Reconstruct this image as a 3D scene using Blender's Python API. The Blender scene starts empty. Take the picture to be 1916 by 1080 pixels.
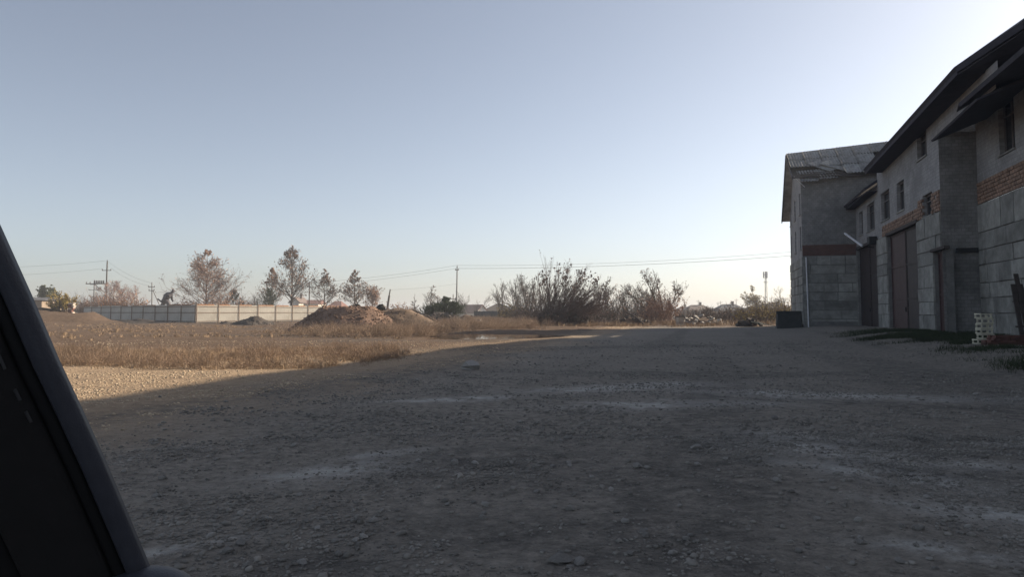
import bpy, math, random
import numpy as np
from mathutils import Vector
random.seed(7); rng = np.random.default_rng(7)
sc = bpy.context.scene
C = sc.collection
R_ = math.radians

# ------------------------------------------------------------------ camera, sky, sun, exposure
F, HOR, CAMH, PITCH = 1400.0, 584.0, 1.15, R_(3.5)
SHIFT = (HOR - 540 - F * math.tan(PITCH)) / 1916.0
cam = bpy.data.objects.new('camera', bpy.data.cameras.new('camera')); C.objects.link(cam)
cam.location = (0, 0, CAMH); cam.rotation_euler = (math.pi / 2 + PITCH, 0, 0)
cam.data.sensor_width = 36; cam.data.lens = 36 * F / 1916; cam.data.shift_y = SHIFT
cam.data.clip_start = 0.05; cam.data.clip_end = 20000
sc.camera = cam
TH = R_(15.5)                                   # bearing of the long warehouse wall
SUN_AZ, SUN_EL = TH + R_(46), R_(24.2)            # azimuth clockwise from +Y
w = bpy.data.worlds.new('World'); sc.world = w; w.use_nodes = True
nt = w.node_tree; bg = nt.nodes['Background']
sky = nt.nodes.new('ShaderNodeTexSky'); sky.sky_type = 'NISHITA'; sky.sun_disc = False
sky.sun_elevation = SUN_EL; sky.sun_rotation = SUN_AZ
sky.air_density = 0.75; sky.dust_density = 1.15; sky.ozone_density = 1.0; sky.altitude = 50
hs = nt.nodes.new('ShaderNodeHueSaturation'); hs.inputs['Saturation'].default_value = 0.62      # thin milky overcast
nt.links.new(sky.outputs[0], hs.inputs['Color']); nt.links.new(hs.outputs[0], bg.inputs[0]); bg.inputs[1].default_value = 0.087
sun = bpy.data.objects.new('sun', bpy.data.lights.new('sun', 'SUN')); C.objects.link(sun)
sun.data.energy = 5.0; sun.data.angle = R_(0.5); sun.data.color = (1.0, 0.84, 0.64)
sd = Vector((math.sin(SUN_AZ) * math.cos(SUN_EL), math.cos(SUN_AZ) * math.cos(SUN_EL), math.sin(SUN_EL)))
sun.rotation_euler = sd.to_track_quat('Z', 'Y').to_euler(); sun.location = (60, 20, 60)
sc.view_settings.view_transform = 'Standard'; sc.view_settings.look = 'None'
sc.view_settings.gamma = 1; sc.view_settings.use_curve_mapping = False
sc.view_settings.exposure = 0.8
sc.cycles.max_bounces = 6; sc.cycles.transparent_max_bounces = 8

# ------------------------------------------------------------------ measuring helpers (photo pixel -> place)
cp, sp = math.cos(PITCH), math.sin(PITCH); ct, st = math.cos(TH), math.sin(TH)
def ray(px, py):
    xc = (px - 958) / F; yc = (540 - py + SHIFT * 1916) / F
    return np.array([xc, cp - yc * sp, sp + yc * cp])
def G(px, py, z=0.0):
    d = ray(px, py); t = (z - CAMH) / d[2]; return d[0] * t, d[1] * t
def AT(px, py, Y):
    d = ray(px, py); t = Y / d[1]; return d[0] * t, Y, CAMH + d[2] * t
def XA(px, Y): return (px - 958) / F * Y
def ZA(py, Y): return AT(958, py, Y)[2]
def rs(x, y): return x * ct - y * st, x * st + y * ct          # world -> warehouse frame
def xy(r, s): return r * ct + s * st, -r * st + s * ct
def FAC(px, py, Rr):                                            # pixel on the plane r = Rr -> (s, z)
    d = ray(px, py); t = Rr / (d[0] * ct - d[1] * st)
    return (d[0] * st + d[1] * ct) * t, CAMH + d[2] * t
def FRO(px, py, S):                                             # pixel on the plane s = S -> (r, z)
    d = ray(px, py); t = S / (d[0] * st + d[1] * ct)
    return (d[0] * ct - d[1] * st) * t, CAMH + d[2] * t

def hsh(ix, iy, seed):
    h = (ix * 374761393 + iy * 668265263 + seed * 974634777) & 0xffffffff
    h = ((h ^ (h >> 13)) * 1274126177) & 0xffffffff
    return ((h ^ (h >> 16)) & 0xffff) / 65535.0
def vnoise(x, y, seed=0):
    x = np.asarray(x, float); y = np.asarray(y, float)
    ix = np.floor(x).astype(np.int64); iy = np.floor(y).astype(np.int64)
    fx = x - ix; fy = y - iy; fx = fx * fx * (3 - 2 * fx); fy = fy * fy * (3 - 2 * fy)
    a = hsh(ix, iy, seed); b = hsh(ix + 1, iy, seed); c = hsh(ix, iy + 1, seed); d = hsh(ix + 1, iy + 1, seed)
    return (a * (1 - fx) + b * fx) * (1 - fy) + (c * (1 - fx) + d * fx) * fy
def fbm(x, y, seed=0, o=4):
    v = 0; a = 0.5
    for k in range(o):
        v = v + a * vnoise(np.asarray(x) * 2 ** k, np.asarray(y) * 2 ** k, seed + k * 17); a *= 0.5
    return v
def sstep(a, b, x):
    t = np.clip((np.asarray(x, float) - a) / (b - a), 0, 1); return t * t * (3 - 2 * t)

# ------------------------------------------------------------------ object helpers
def mesh(name, V, Fc, m=None, parent=None, smooth=False, midx=None):
    me = bpy.data.meshes.new(name)
    V = np.asarray(V, np.float32).reshape(-1, 3)
    if isinstance(Fc, np.ndarray):
        n, k = Fc.shape
        me.vertices.add(len(V)); me.vertices.foreach_set('co', V.ravel())
        me.loops.add(n * k); me.loops.foreach_set('vertex_index', Fc.astype(np.int32).ravel())
        me.polygons.add(n); me.polygons.foreach_set('loop_start', np.arange(n, dtype=np.int32) * k)
        me.polygons.foreach_set('loop_total', np.full(n, k, np.int32))
        me.update(calc_edges=True)
    else:
        me.from_pydata([tuple(map(float, v)) for v in V], [], [tuple(f) for f in Fc])
    if m is not None:
        for q in (m if isinstance(m, (list, tuple)) else [m]): me.materials.append(q)
    if midx is not None: me.polygons.foreach_set('material_index', np.asarray(midx, np.int32))
    if smooth: me.polygons.foreach_set('use_smooth', np.ones(len(me.polygons), bool))
    o = bpy.data.objects.new(name, me); C.objects.link(o)
    if parent is not None: o.parent = parent
    return o
def empty(name, loc=(0, 0, 0), rz=0.0, parent=None):
    o = bpy.data.objects.new(name, None); C.objects.link(o); o.location = loc; o.rotation_euler = (0, 0, rz)
    o.empty_display_size = 0.3
    if parent is not None: o.parent = parent
    return o
def tag(o, label=None, cat=None, group=None, kind=None):
    if label: o['label'] = label
    if cat: o['category'] = cat
    if group: o['group'] = group
    if kind: o['kind'] = kind
    return o
def copy_tree(o, parent=None):
    c = o.copy(); C.objects.link(c); c.parent = parent
    for ch in o.children: copy_tree(ch, c)
    return c
BOXF = np.array([[0,3,2,1],[4,5,6,7],[0,1,5,4],[1,2,6,5],[2,3,7,6],[3,0,4,7]])
class MB:
    def __init__(s): s.V = []; s.F = []; s.n = 0
    def add(s, V, Fc):
        V = np.asarray(V, float).reshape(-1, 3)
        s.V.append(V); s.F += [tuple(int(i) + s.n for i in f) for f in Fc]; s.n += len(V); return s
    def box(s, a, b):
        x0, y0, z0 = a; x1, y1, z1 = b
        return s.add([(x0,y0,z0),(x1,y0,z0),(x1,y1,z0),(x0,y1,z0),(x0,y0,z1),(x1,y0,z1),(x1,y1,z1),(x0,y1,z1)], BOXF)
    def bar(s, p, q, wd, ht=None, up=(0, 0, 1)):
        p = Vector(p); q = Vector(q); d = (q - p).normalized(); u = Vector(up)
        if abs(d.dot(u)) > 0.98: u = Vector((0, 1, 0))
        wd = float(wd); ht = float(ht or wd); a = d.cross(u).normalized() * (wd / 2); b = a.cross(d).normalized() * (ht / 2)
        V = [e + sa * a + sb * b for e in (p, q) for sa, sb in ((-1,-1),(1,-1),(1,1),(-1,1))]
        return s.add([tuple(v) for v in V], BOXF)
    def tube(s, p, q, r0, r1=None, k=8):
        r1 = r0 if r1 is None else r1; r0 = float(r0); r1 = float(r1)
        p = Vector(p); q = Vector(q); d = (q - p).normalized(); u = Vector((0, 0, 1)) if abs(d.z) < .95 else Vector((1, 0, 0))
        a = d.cross(u).normalized(); b = a.cross(d)
        V = []
        for e, r in ((p, r0), (q, r1)):
            V += [tuple(e + r * (math.cos(2*math.pi*i/k) * a + math.sin(2*math.pi*i/k) * b)) for i in range(k)]
        Fc = [(i, (i+1) % k, k + (i+1) % k, k + i) for i in range(k)] + [tuple(range(k))[::-1], tuple(range(k, 2*k))]
        return s.add(V, Fc)
    def poly(s, pts, thick):                    # flat polygon given thickness along its normal
        P = [Vector(p) for p in pts]; n = (P[1]-P[0]).cross(P[2]-P[0]).normalized() * thick; k = len(P)
        return s.add([tuple(p) for p in P] + [tuple(p - n) for p in P],
                     [tuple(range(k)), tuple(range(k, 2*k))[::-1]] + [(i, k+i, k+(i+1) % k, (i+1) % k) for i in range(k)])
    def build(s, name, m, parent=None, smooth=False): return mesh(name, np.concatenate(s.V), s.F, m, parent, smooth)

# ------------------------------------------------------------------ materials
def mat(name, col, rough=0.85, var=0.25, scale=3.0, col2=None, bump=0.0, bscale=30.0, metal=0.0, spec=0.3, stain=None, sscale=0.6, samt=0.5, obj_var=0.0):
    m = bpy.data.materials.new(name); m.use_nodes = True; n = m.node_tree; L = n.links
    b = n.nodes['Principled BSDF']; b.inputs['Roughness'].default_value = rough; b.inputs['Metallic'].default_value = metal
    b.inputs['Specular IOR Level'].default_value = spec
    tc = n.nodes.new('ShaderNodeTexCoord')
    no = n.nodes.new('ShaderNodeTexNoise'); no.inputs['Scale'].default_value = scale; no.inputs['Detail'].default_value = 8; no.inputs['Roughness'].default_value = 0.65
    L.new(tc.outputs['Object'], no.inputs['Vector'])
    rp = n.nodes.new('ShaderNodeValToRGB'); e = rp.color_ramp.elements
    c2 = col2 or tuple(min(1, c * (1 + var)) for c in col)
    e[0].position = 0.3; e[0].color = (*[c * (1 - var) for c in col], 1) if not col2 else (*col, 1)
    e[1].position = 0.7; e[1].color = (*c2, 1)
    L.new(no.outputs[0], rp.inputs[0]); out = rp.outputs[0]
    if stain:
        n2 = n.nodes.new('ShaderNodeTexNoise'); n2.inputs['Scale'].default_value = sscale; n2.inputs['Detail'].default_value = 6; n2.inputs['Roughness'].default_value = 0.7
        L.new(tc.outputs['Object'], n2.inputs['Vector'])
        mr = n.nodes.new('ShaderNodeMapRange'); mr.inputs[1].default_value = 0.45; mr.inputs[2].default_value = 0.65; mr.inputs[4].default_value = samt
        L.new(n2.outputs[0], mr.inputs[0])
        mx = n.nodes.new('ShaderNodeMixRGB'); mx.inputs[2].default_value = (*stain, 1)
        L.new(mr.outputs[0], mx.inputs[0]); L.new(out, mx.inputs[1]); out = mx.outputs[0]
    if obj_var:
        oi = n.nodes.new('ShaderNodeObjectInfo'); hv = n.nodes.new('ShaderNodeHueSaturation')
        mr = n.nodes.new('ShaderNodeMapRange'); mr.inputs[3].default_value = 1 - obj_var; mr.inputs[4].default_value = 1 + obj_var
        L.new(oi.outputs['Random'], mr.inputs[0]); L.new(mr.outputs[0], hv.inputs['Value']); L.new(out, hv.inputs['Color']); out = hv.outputs[0]
    L.new(out, b.inputs['Base Color'])
    if bump:
        n3 = n.nodes.new('ShaderNodeTexNoise'); n3.inputs['Scale'].default_value = bscale; n3.inputs['Detail'].default_value = 6
        L.new(tc.outputs['Object'], n3.inputs['Vector'])
        bp = n.nodes.new('ShaderNodeBump'); bp.inputs['Strength'].default_value = min(1, bump); bp.inputs['Distance'].default_value = 0.02 * max(1, bump)
        L.new(n3.outputs[0], bp.inputs['Height']); L.new(bp.outputs[0], b.inputs['Normal'])
    return m
def brick_mat(name, c1, c2, mortar, bw, bh, axes, stain, samt=0.5, ms=0.012):
    m = mat(name, c1, bump=0, stain=stain, samt=samt); n = m.node_tree; L = n.links
    b = n.nodes['Principled BSDF']; tc = n.nodes['Texture Coordinate']
    sx = n.nodes.new('ShaderNodeSeparateXYZ'); cx = n.nodes.new('ShaderNodeCombineXYZ')
    L.new(tc.outputs['Object'], sx.inputs[0]); L.new(sx.outputs[axes[0]], cx.inputs[0]); L.new(sx.outputs[2], cx.inputs[1])
    br = n.nodes.new('ShaderNodeTexBrick'); br.inputs['Scale'].default_value = 1
    br.inputs['Brick Width'].default_value = bw; br.inputs['Row Height'].default_value = bh; br.inputs['Mortar Size'].default_value = ms
    br.inputs['Color1'].default_value = (*c1, 1); br.inputs['Color2'].default_value = (*c2, 1); br.inputs['Mortar'].default_value = (*mortar, 1)
    L.new(cx.outputs[0], br.inputs['Vector'])
    mx = [q for q in n.nodes if q.type == 'MIX_RGB'][0]
    no = [q for q in n.nodes if q.type == 'TEX_NOISE'][0]
    mul = n.nodes.new('ShaderNodeMixRGB'); mul.blend_type = 'OVERLAY'; mul.inputs[0].default_value = 0.45
    L.new(br.outputs[0], mul.inputs[1]); L.new(no.outputs[0], mul.inputs[2]); L.new(mul.outputs[0], mx.inputs[1])
    bp = n.nodes.new('ShaderNodeBump'); bp.inputs['Strength'].default_value = 0.6; bp.inputs['Distance'].default_value = 0.012; bp.invert = True
    L.new(br.outputs['Fac'], bp.inputs['Height']); L.new(bp.outputs[0], b.inputs['Normal'])
    return m
M = {}
M['concrete'] = mat('concrete_block', (.26,.26,.24), var=.3, scale=2.2, bump=.5, bscale=14, stain=(.12,.115,.105), sscale=.8, samt=.65, obj_var=.2)
M['conc_dark'] = mat('mortar_joint', (.16,.157,.15), var=.3, bump=.4)
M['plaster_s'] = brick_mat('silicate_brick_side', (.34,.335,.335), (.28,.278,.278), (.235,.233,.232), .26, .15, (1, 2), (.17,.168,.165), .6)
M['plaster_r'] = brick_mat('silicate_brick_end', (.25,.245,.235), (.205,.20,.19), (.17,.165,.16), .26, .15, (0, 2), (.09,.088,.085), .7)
M['redbrick_r'] = brick_mat('red_brick_end', (.15,.07,.052), (.12,.06,.048), (.10,.08,.07), .26, .085, (0, 2), (.10,.07,.06), .6)
M['brick'] = mat('orange_brick', (.235,.155,.112), var=.3, scale=6, bump=.4, bscale=40, obj_var=.25)
M['roofdark'] = mat('tarred_roof_edge', (.045,.042,.052), var=.3, scale=4, bump=.3)
M['shifer'] = mat('weathered_fibre_cement', (.30,.295,.285), var=.35, scale=2.2, bump=.4, bscale=25, stain=(.10,.095,.09), sscale=.8, samt=.6, obj_var=.2)
M['wood_dark'] = mat('weathered_timber', (.06,.05,.045), var=.35, scale=5, bump=.3, bscale=40)
M['gate_red'] = mat('rusty_maroon_gate', (.070,.040,.038), rough=.6, var=.35, scale=2.5, bump=.2, stain=(.05,.035,.03), sscale=1.5)
M['gate_dark'] = mat('dark_steel_gate', (.042,.032,.030), rough=.6, var=.35, scale=2.5, bump=.2)
M['glass'] = mat('dark_window_glass', (.02,.022,.025), rough=.12, var=.3, spec=.5)
M['frame'] = mat('old_window_frame', (.13,.115,.11), rough=.7, var=.3)
M['whitepipe'] = mat('pale_pipe', (.55,.56,.58), rough=.5, var=.15)
M['black'] = mat('black_box', (.02,.02,.02), rough=.6)
M['soil'] = mat('brown_soil', (.165,.115,.08), var=.35, scale=2.0, bump=1.0, bscale=7, stain=(.10,.075,.055), sscale=.7)
M['redsoil'] = mat('reddish_clay', (.20,.128,.092), var=.35, scale=2.4, bump=1.0, bscale=9, stain=(.13,.085,.065), sscale=.9)
M['darksoil'] = mat('dark_soil', (.085,.07,.06), var=.35, scale=3, bump=1.0, bscale=9)
M['rubble'] = mat('broken_concrete', (.36,.33,.29), var=.3, scale=3, bump=.6, bscale=12, obj_var=.3)
M['fence'] = mat('galvanised_fence', (.52,.50,.45), rough=.55, var=.12, scale=1.5, stain=(.30,.27,.23), sscale=.7, samt=.45, obj_var=.06)
M['fencepost'] = mat('fence_post_steel', (.16,.12,.095), rough=.7, var=.3)
M['rust'] = mat('rusty_cap', (.24,.12,.06), rough=.8, var=.45, scale=4)
M['pole'] = mat('old_pole', (.11,.095,.085), var=.3, scale=4)
M['conpole'] = mat('concrete_pole', (.20,.19,.18), var=.25, scale=4)
M['wire'] = mat('wire', (.10,.10,.11), rough=.6)
M['ceram'] = mat('insulator', (.10,.07,.06), rough=.3)
M['bark'] = mat('brown_bark', (.085,.062,.05), var=.3, scale=6, bump=.4)
M['barkred'] = mat('russet_bark', (.25,.175,.145), var=.3, scale=6)
M['barkgrey'] = mat('grey_bark', (.085,.072,.065), var=.3, scale=6, bump=.4)
M['birch'] = mat('birch_bark', (.62,.58,.54), var=.2, scale=5, stain=(.12,.10,.09), sscale=5, samt=.7)
M['twigpink'] = mat('birch_twigs', (.36,.26,.24), var=.25, scale=4)
M['leafrust'] = mat('rust_leaves', (.36,.225,.155), rough=.7, var=.4, scale=1.2)
M['barkbush'] = mat('purplish_bush_bark', (.12,.085,.078), var=.3, scale=6)
M['leafbush'] = mat('dark_bush_leaves', (.14,.09,.075), rough=.7, var=.4, scale=1.2)
M['leafdull'] = mat('dull_brown_leaves', (.25,.165,.125), rough=.7, var=.4, scale=1.2)
M['leaforange'] = mat('orange_leaves', (.36,.16,.05), rough=.7, var=.4, scale=1.2)
M['leafyel'] = mat('yellow_leaves', (.34,.25,.07), rough=.7, var=.35, scale=1.2)
M['leafgreen'] = mat('dull_green_leaves', (.075,.085,.035), rough=.7, var=.4, scale=1.2)
M['needle'] = mat('pine_needles', (.05,.075,.04), rough=.7, var=.4, scale=1.2)
M['straw'] = mat('dry_straw', (.33,.235,.15), rough=.8, var=.4, scale=.9)
M['straw2'] = mat('dry_weeds', (.31,.225,.16), rough=.8, var=.4, scale=.9)
M['grass'] = mat('green_grass', (.032,.044,.018), rough=.8, var=.45, scale=.9)
M['stone'] = mat('grey_stone', (.255,.24,.22), var=.25, scale=12, bump=.5, bscale=60, obj_var=.3)
M['gravel'] = mat('gravel_bits', (.205,.19,.168), var=.6, scale=3.5, bump=.0)
M['sandgravel'] = mat('sandy_pebbles', (.44,.35,.25), var=.4, scale=3.5)
M['water'] = mat('water', (.03,.03,.03), rough=.03, var=.1, spec=.5)
M['bronze'] = mat('dark_bronze', (.07,.065,.075), rough=.55, var=.3, scale=3, metal=.2)
M['crate'] = mat('pale_crate_slats', (.50,.48,.38), rough=.7, var=.2, scale=6, obj_var=.12)
M['roofgrey'] = mat('grey_roof', (.12,.12,.13), var=.2, scale=1.5)
M['roofbrown'] = mat('brown_roof', (.16,.12,.105), var=.2, scale=1.5)
M['roofred'] = mat('red_roof', (.17,.085,.07), var=.2, scale=1.5)
M['wallpale'] = mat('pale_house_wall', (.52,.48,.42), var=.12, scale=1)
M['wallwhite'] = mat('white_gable', (.75,.73,.68), var=.08, scale=1)
M['walltan'] = mat('tan_gable', (.27,.21,.16), var=.2, scale=1)
M['fdark'] = mat('dark_sheet_fence', (.055,.06,.07), rough=.6, var=.2, obj_var=.1)
M['carplast'] = mat('grey_car_plastic', (.034,.036,.047), rough=.5, var=.12, scale=60, bump=.1, bscale=400)
M['carblack'] = mat('black_rubber_seal', (.004,.004,.005), rough=.7, var=.2)
M['cartrim'] = mat('dark_cabin_trim', (.010,.009,.0095), rough=.8, var=.15, scale=40, bump=.1, bscale=500)
M['carstitch'] = mat('grey_clip', (.03,.03,.033), rough=.5, var=.1)

# ground: yard gravel, brown field and pale cement patches blended by ground type
def ground_mat():
    m = bpy.data.materials.new('ground'); m.use_nodes = True; n = m.node_tree; L = n.links; b = n.nodes['Principled BSDF']
    b.inputs['Roughness'].default_value = .95; b.inputs['Specular IOR Level'].default_value = .15
    tc = n.nodes.new('ShaderNodeTexCoord')
    def noise(s, d=8, r=.65):
        q = n.nodes.new('ShaderNodeTexNoise'); q.inputs['Scale'].default_value = s; q.inputs['Detail'].default_value = d; q.inputs['Roughness'].default_value = r
        L.new(tc.outputs['Object'], q.inputs['Vector']); return q.outputs[0]
    def ramp(src, a, ca, b_, cb):
        q = n.nodes.new('ShaderNodeValToRGB'); e = q.color_ramp.elements; e[0].position = a; e[0].color = (*ca, 1); e[1].position = b_; e[1].color = (*cb, 1)
        L.new(src, q.inputs[0]); return q.outputs[0]
    def mix(f, a, b_, mode='MIX'):
        q = n.nodes.new('ShaderNodeMixRGB'); q.blend_type = mode
        if isinstance(f, float): q.inputs[0].default_value = f
        else: L.new(f, q.inputs[0])
        L.new(a, q.inputs[1]); L.new(b_, q.inputs[2]); return q.outputs[0]
    def att(nm):
        q = n.nodes.new('ShaderNodeAttribute'); q.attribute_name = nm; return q.outputs['Fac']
    yard = mix(.6, ramp(noise(.55), .32, (.175,.157,.134), .68, (.30,.268,.228)), ramp(noise(9, 10, .75), .35, (.095,.086,.075), .65, (.39,.35,.30)))
    sand = mix(.5, ramp(noise(.8), .32, (.32,.23,.15), .68, (.46,.335,.215)), ramp(noise(7, 10, .75), .35, (.19,.14,.10), .65, (.50,.39,.28)))
    field = mix(.5, ramp(noise(.35), .35, (.105,.070,.048), .65, (.18,.122,.084)), ramp(noise(3, 10, .75), .35, (.065,.044,.032), .65, (.205,.148,.105)))
    pale = ramp(noise(6, 10, .75), .3, (.38,.365,.34), .7, (.60,.575,.53))
    dark = ramp(noise(5, 8, .7), .3, (.06,.056,.052), .7, (.13,.12,.108))
    c = mix(att('sand'), yard, sand); c = mix(att('field'), c, field)
    nz = noise(3.2, 12, .8)
    def masked(a, lo, hi):
        s = n.nodes.new('ShaderNodeMath'); s.operation = 'MULTIPLY'; L.new(a, s.inputs[0])
        r = n.nodes.new('ShaderNodeMapRange'); r.inputs[1].default_value = lo; r.inputs[2].default_value = hi
        L.new(nz, r.inputs[0]); L.new(r.outputs[0], s.inputs[1]); return s.outputs[0]
    c = mix(masked(att('pale'), .40, .58), c, pale); c = mix(masked(att('dark'), .42, .62), c, dark)
    L.new(c, b.inputs['Base Color'])
    vo = n.nodes.new('ShaderNodeTexVoronoi'); vo.inputs['Scale'].default_value = 26; L.new(tc.outputs['Object'], vo.inputs['Vector'])
    b1 = n.nodes.new('ShaderNodeBump'); b1.inputs['Strength'].default_value = .75; b1.inputs['Distance'].default_value = .03; b1.invert = True
    L.new(vo.outputs['Distance'], b1.inputs['Height'])
    b2 = n.nodes.new('ShaderNodeBump'); b2.inputs['Strength'].default_value = .9; b2.inputs['Distance'].default_value = .08
    L.new(noise(5, 9, .7), b2.inputs['Height']); L.new(b1.outputs[0], b2.inputs['Normal']); L.new(b2.outputs[0], b.inputs['Normal'])
    return m
M['ground'] = ground_mat()

# ------------------------------------------------------------------ ground
PUD = G(915, 627)
def gz(x, y):
    x = np.asarray(x, float); y = np.asarray(y, float); r, s = rs(x, y)
    z = (fbm(x * .22, y * .22, 3) - .47) * .16 + (fbm(x * 1.3, y * 1.3, 9, 3) - .44) * .035 + (vnoise(x * 4.5, y * 4.5, 5) - .5) * .016
    z = z + .26 * sstep(4.2, 7.5, r) * sstep(10, 22, s) * (1 - sstep(60, 75, s))         # earth heaped along the warehouse wall
    d = ((x - PUD[0]) / 3.2) ** 2 + ((y - PUD[1]) / 4.2) ** 2
    z = z - .17 * np.exp(-d * 1.1) + .0
    z = z + sstep(26, 60, y) * (fbm(x * .35, y * .35, 31) - .47) * .35 * (1 - sstep(90, 120, y)) * sstep(-2, 3, -r - 6)
    bank = np.exp(-(((x + 47.0) / 4.2) ** 2 + ((y - 75) / 4.5) ** 2) ** 1.2) * 1.35 + np.exp(-(((x + 41.8) / 2.2) ** 2 + ((y - 75) / 2.6) ** 2)) * .75
    z = z + bank * (.25 + 1.55 * fbm(x * .9, y * .9, 77))
    far = sstep(105, 190, y); z = z * (1 - far) - 1.6 * far
    return z
def axis(lo, hi, fine_lo, fine_hi, step, grow):
    a = list(np.arange(fine_lo, fine_hi, step)); d = step; v = fine_lo; L = []
    while v > lo: d *= grow; v -= d; L.append(v)
    d = step; v = a[-1]; Rr = []
    while v < hi: d *= grow; v += d; Rr.append(v)
    return np.array(L[::-1] + a + Rr)
gx = axis(-1600, 1600, -9, 12, .085, 1.035); gy = axis(-300, 2600, 2.5, 22, .085, 1.022)
GX, GY = np.meshgrid(gx, gy); nx, ny = len(gx), len(gy)
GZ = gz(GX, GY)
ii = (np.arange(ny - 1)[:, None] * nx + np.arange(nx - 1)[None, :]).ravel()
ground = mesh('ground', np.stack([GX, GY, GZ], -1).reshape(-1, 3), np.stack([ii, ii + 1, ii + nx + 1, ii + nx], 1), M['ground'], smooth=True)
tag(ground, 'gravel yard running into brown field and waste ground', kind='structure')
gr, gs = rs(GX, GY); wob = (fbm(GX * .5, GY * .5, 41) - .47) * 3
sand = sstep(-4.0, -8.0, gr + wob) ; 
field = np.clip(sstep(19, 25, GY + wob * 1.5) * sstep(-6.0, -9.5, gr + wob) + sstep(58, 66, gs + wob) + sstep(80, 100, np.abs(GX)), 0, 1)
def blob(lst, seed):
    z = np.zeros_like(GX)
    for px, py, wx, wy, ang in lst:
        cx_, cy_ = G(px, py); dx, dy = GX - cx_, GY - cy_; ca, sa = math.cos(R_(ang)), math.sin(R_(ang))
        u, v = (dx * ca + dy * sa) / wx, (-dx * sa + dy * ca) / wy
        z = np.maximum(z, np.exp(-(u * u + v * v)))
    return np.clip(z * 1.5, 0, 1)
pale = blob([(1490, 825, .6, .3, -40), (1560, 850, .7, .3, -35), (1630, 885, .7, .28, -40), (1700, 870, .7, .3, -20), (640, 880, .55, .28, 35), (735, 850, .35, .1, 30), (1180, 725, 1.6, .5, 20),
             (1280, 760, 1.3, .4, 10), (1380, 735, .9, .3, 0), (1850, 965, .5, .2, -30), (1760, 1030, .3, .08, -25), (330, 1030, .32, .05, 40), (1650, 745, 2.5, .5, -10), (840, 750, .8, .3, 15)], 1)
dark = blob([(1800, 855, 1.6, .2, -30), (1640, 760, 2.4, .35, -25), (1880, 900, 1.5, .2, -30), (930, 860, .8, .5, 10), (1230, 900, .8, .4, 0), (600, 1060, .35, .2, 0), (1330, 1050, .35, .15, 0), (1560, 700, 6, .5, -5), (1100, 650, 8, .7, 20), (1000, 1000, .6, .3, 0)], 2)
trk = vnoise(gr * 1.1 + .6 * vnoise(gs * .12, gs * 0, 7), gs * .07, 99); dark = np.clip(dark + .75 * sstep(.58, .85, trk) * (gr > -9), 0, 1)
rut = vnoise(GX * .07 + 3, GY * .9 + .12 * GX, 91) * vnoise(GX * .3, GY * .3, 93); dark = np.clip(dark + field * sstep(.36, .55, rut) * (GY < 110), 0, 1)
pale = np.clip(pale + .7 * field * sstep(.40, .58, vnoise(GX * .06 + 9, GY * .7 + .1 * GX, 95) * vnoise(GX * .4, GY * .4, 97) * 1.15) * (GY < 60) * 0, 0, 1)
for nm, a in (('sand', sand), ('field', field), ('pale', pale), ('dark', dark)):
    at_ = ground.data.attributes.new(nm, 'FLOAT', 'POINT'); at_.data.foreach_set('value', a.astype(np.float32).ravel())

# puddle: water lying in the dip
a = np.linspace(0, 2 * math.pi, 48, endpoint=False); rr = 1 + .18 * np.sin(3 * a + 1) + .1 * np.sin(5 * a)
V = [(PUD[0], PUD[1], -.07)] + [(PUD[0] + 3.6 * k * math.cos(t), PUD[1] + 3.9 * k * math.sin(t), -.07) for t, k in zip(a, rr)]
tag(mesh('puddle', V, [(0, i + 1, (i + 1) % 48 + 1) for i in range(48)], M['water']), 'shallow puddle on the yard edge reflecting the sky', kind='structure')

# ------------------------------------------------------------------ stones
def rock_mesh(name, seed, m, n1=6, n2=4, rough=.35):
    rg = np.random.default_rng(seed); V = [(0, 0, 1.0)]
    for j in range(1, n2):
        ph = math.pi * j / n2
        V += [(math.sin(ph) * math.cos(t), math.sin(ph) * math.sin(t), math.cos(ph)) for t in 2 * math.pi * (np.arange(n1) + .5 * (j % 2)) / n1]
    V.append((0, 0, -1.0)); V = np.array(V) * rg.uniform(1 - rough, 1 + rough * .5, (len(V), 1)); V[:, 2] *= .62; V[:, 1] *= .8
    Fc = []
    for i in range(n1): Fc.append((0, 1 + i, 1 + (i + 1) % n1))
    for j in range(n2 - 2):
        a0 = 1 + j * n1
        for i in range(n1):
            Fc.append((a0 + i, a0 + n1 + i, a0 + n1 + (i + 1) % n1)); Fc.append((a0 + i, a0 + n1 + (i + 1) % n1, a0 + (i + 1) % n1))
    a0 = 1 + (n2 - 2) * n1
    for i in range(n1): Fc.append((a0 + i, len(V) - 1, a0 + (i + 1) % n1))
    me = bpy.data.meshes.new(name); me.from_pydata([tuple(map(float, v)) for v in V], [], Fc); me.materials.append(m); return me
ROCKS = [rock_mesh('stone', k, M['stone']) for k in range(8)]
RV = [np.array([v.co[:] for v in me.vertices]) for me in ROCKS]; RF = [np.array([p.vertices[:] for p in me.polygons]) for me in ROCKS]
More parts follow.
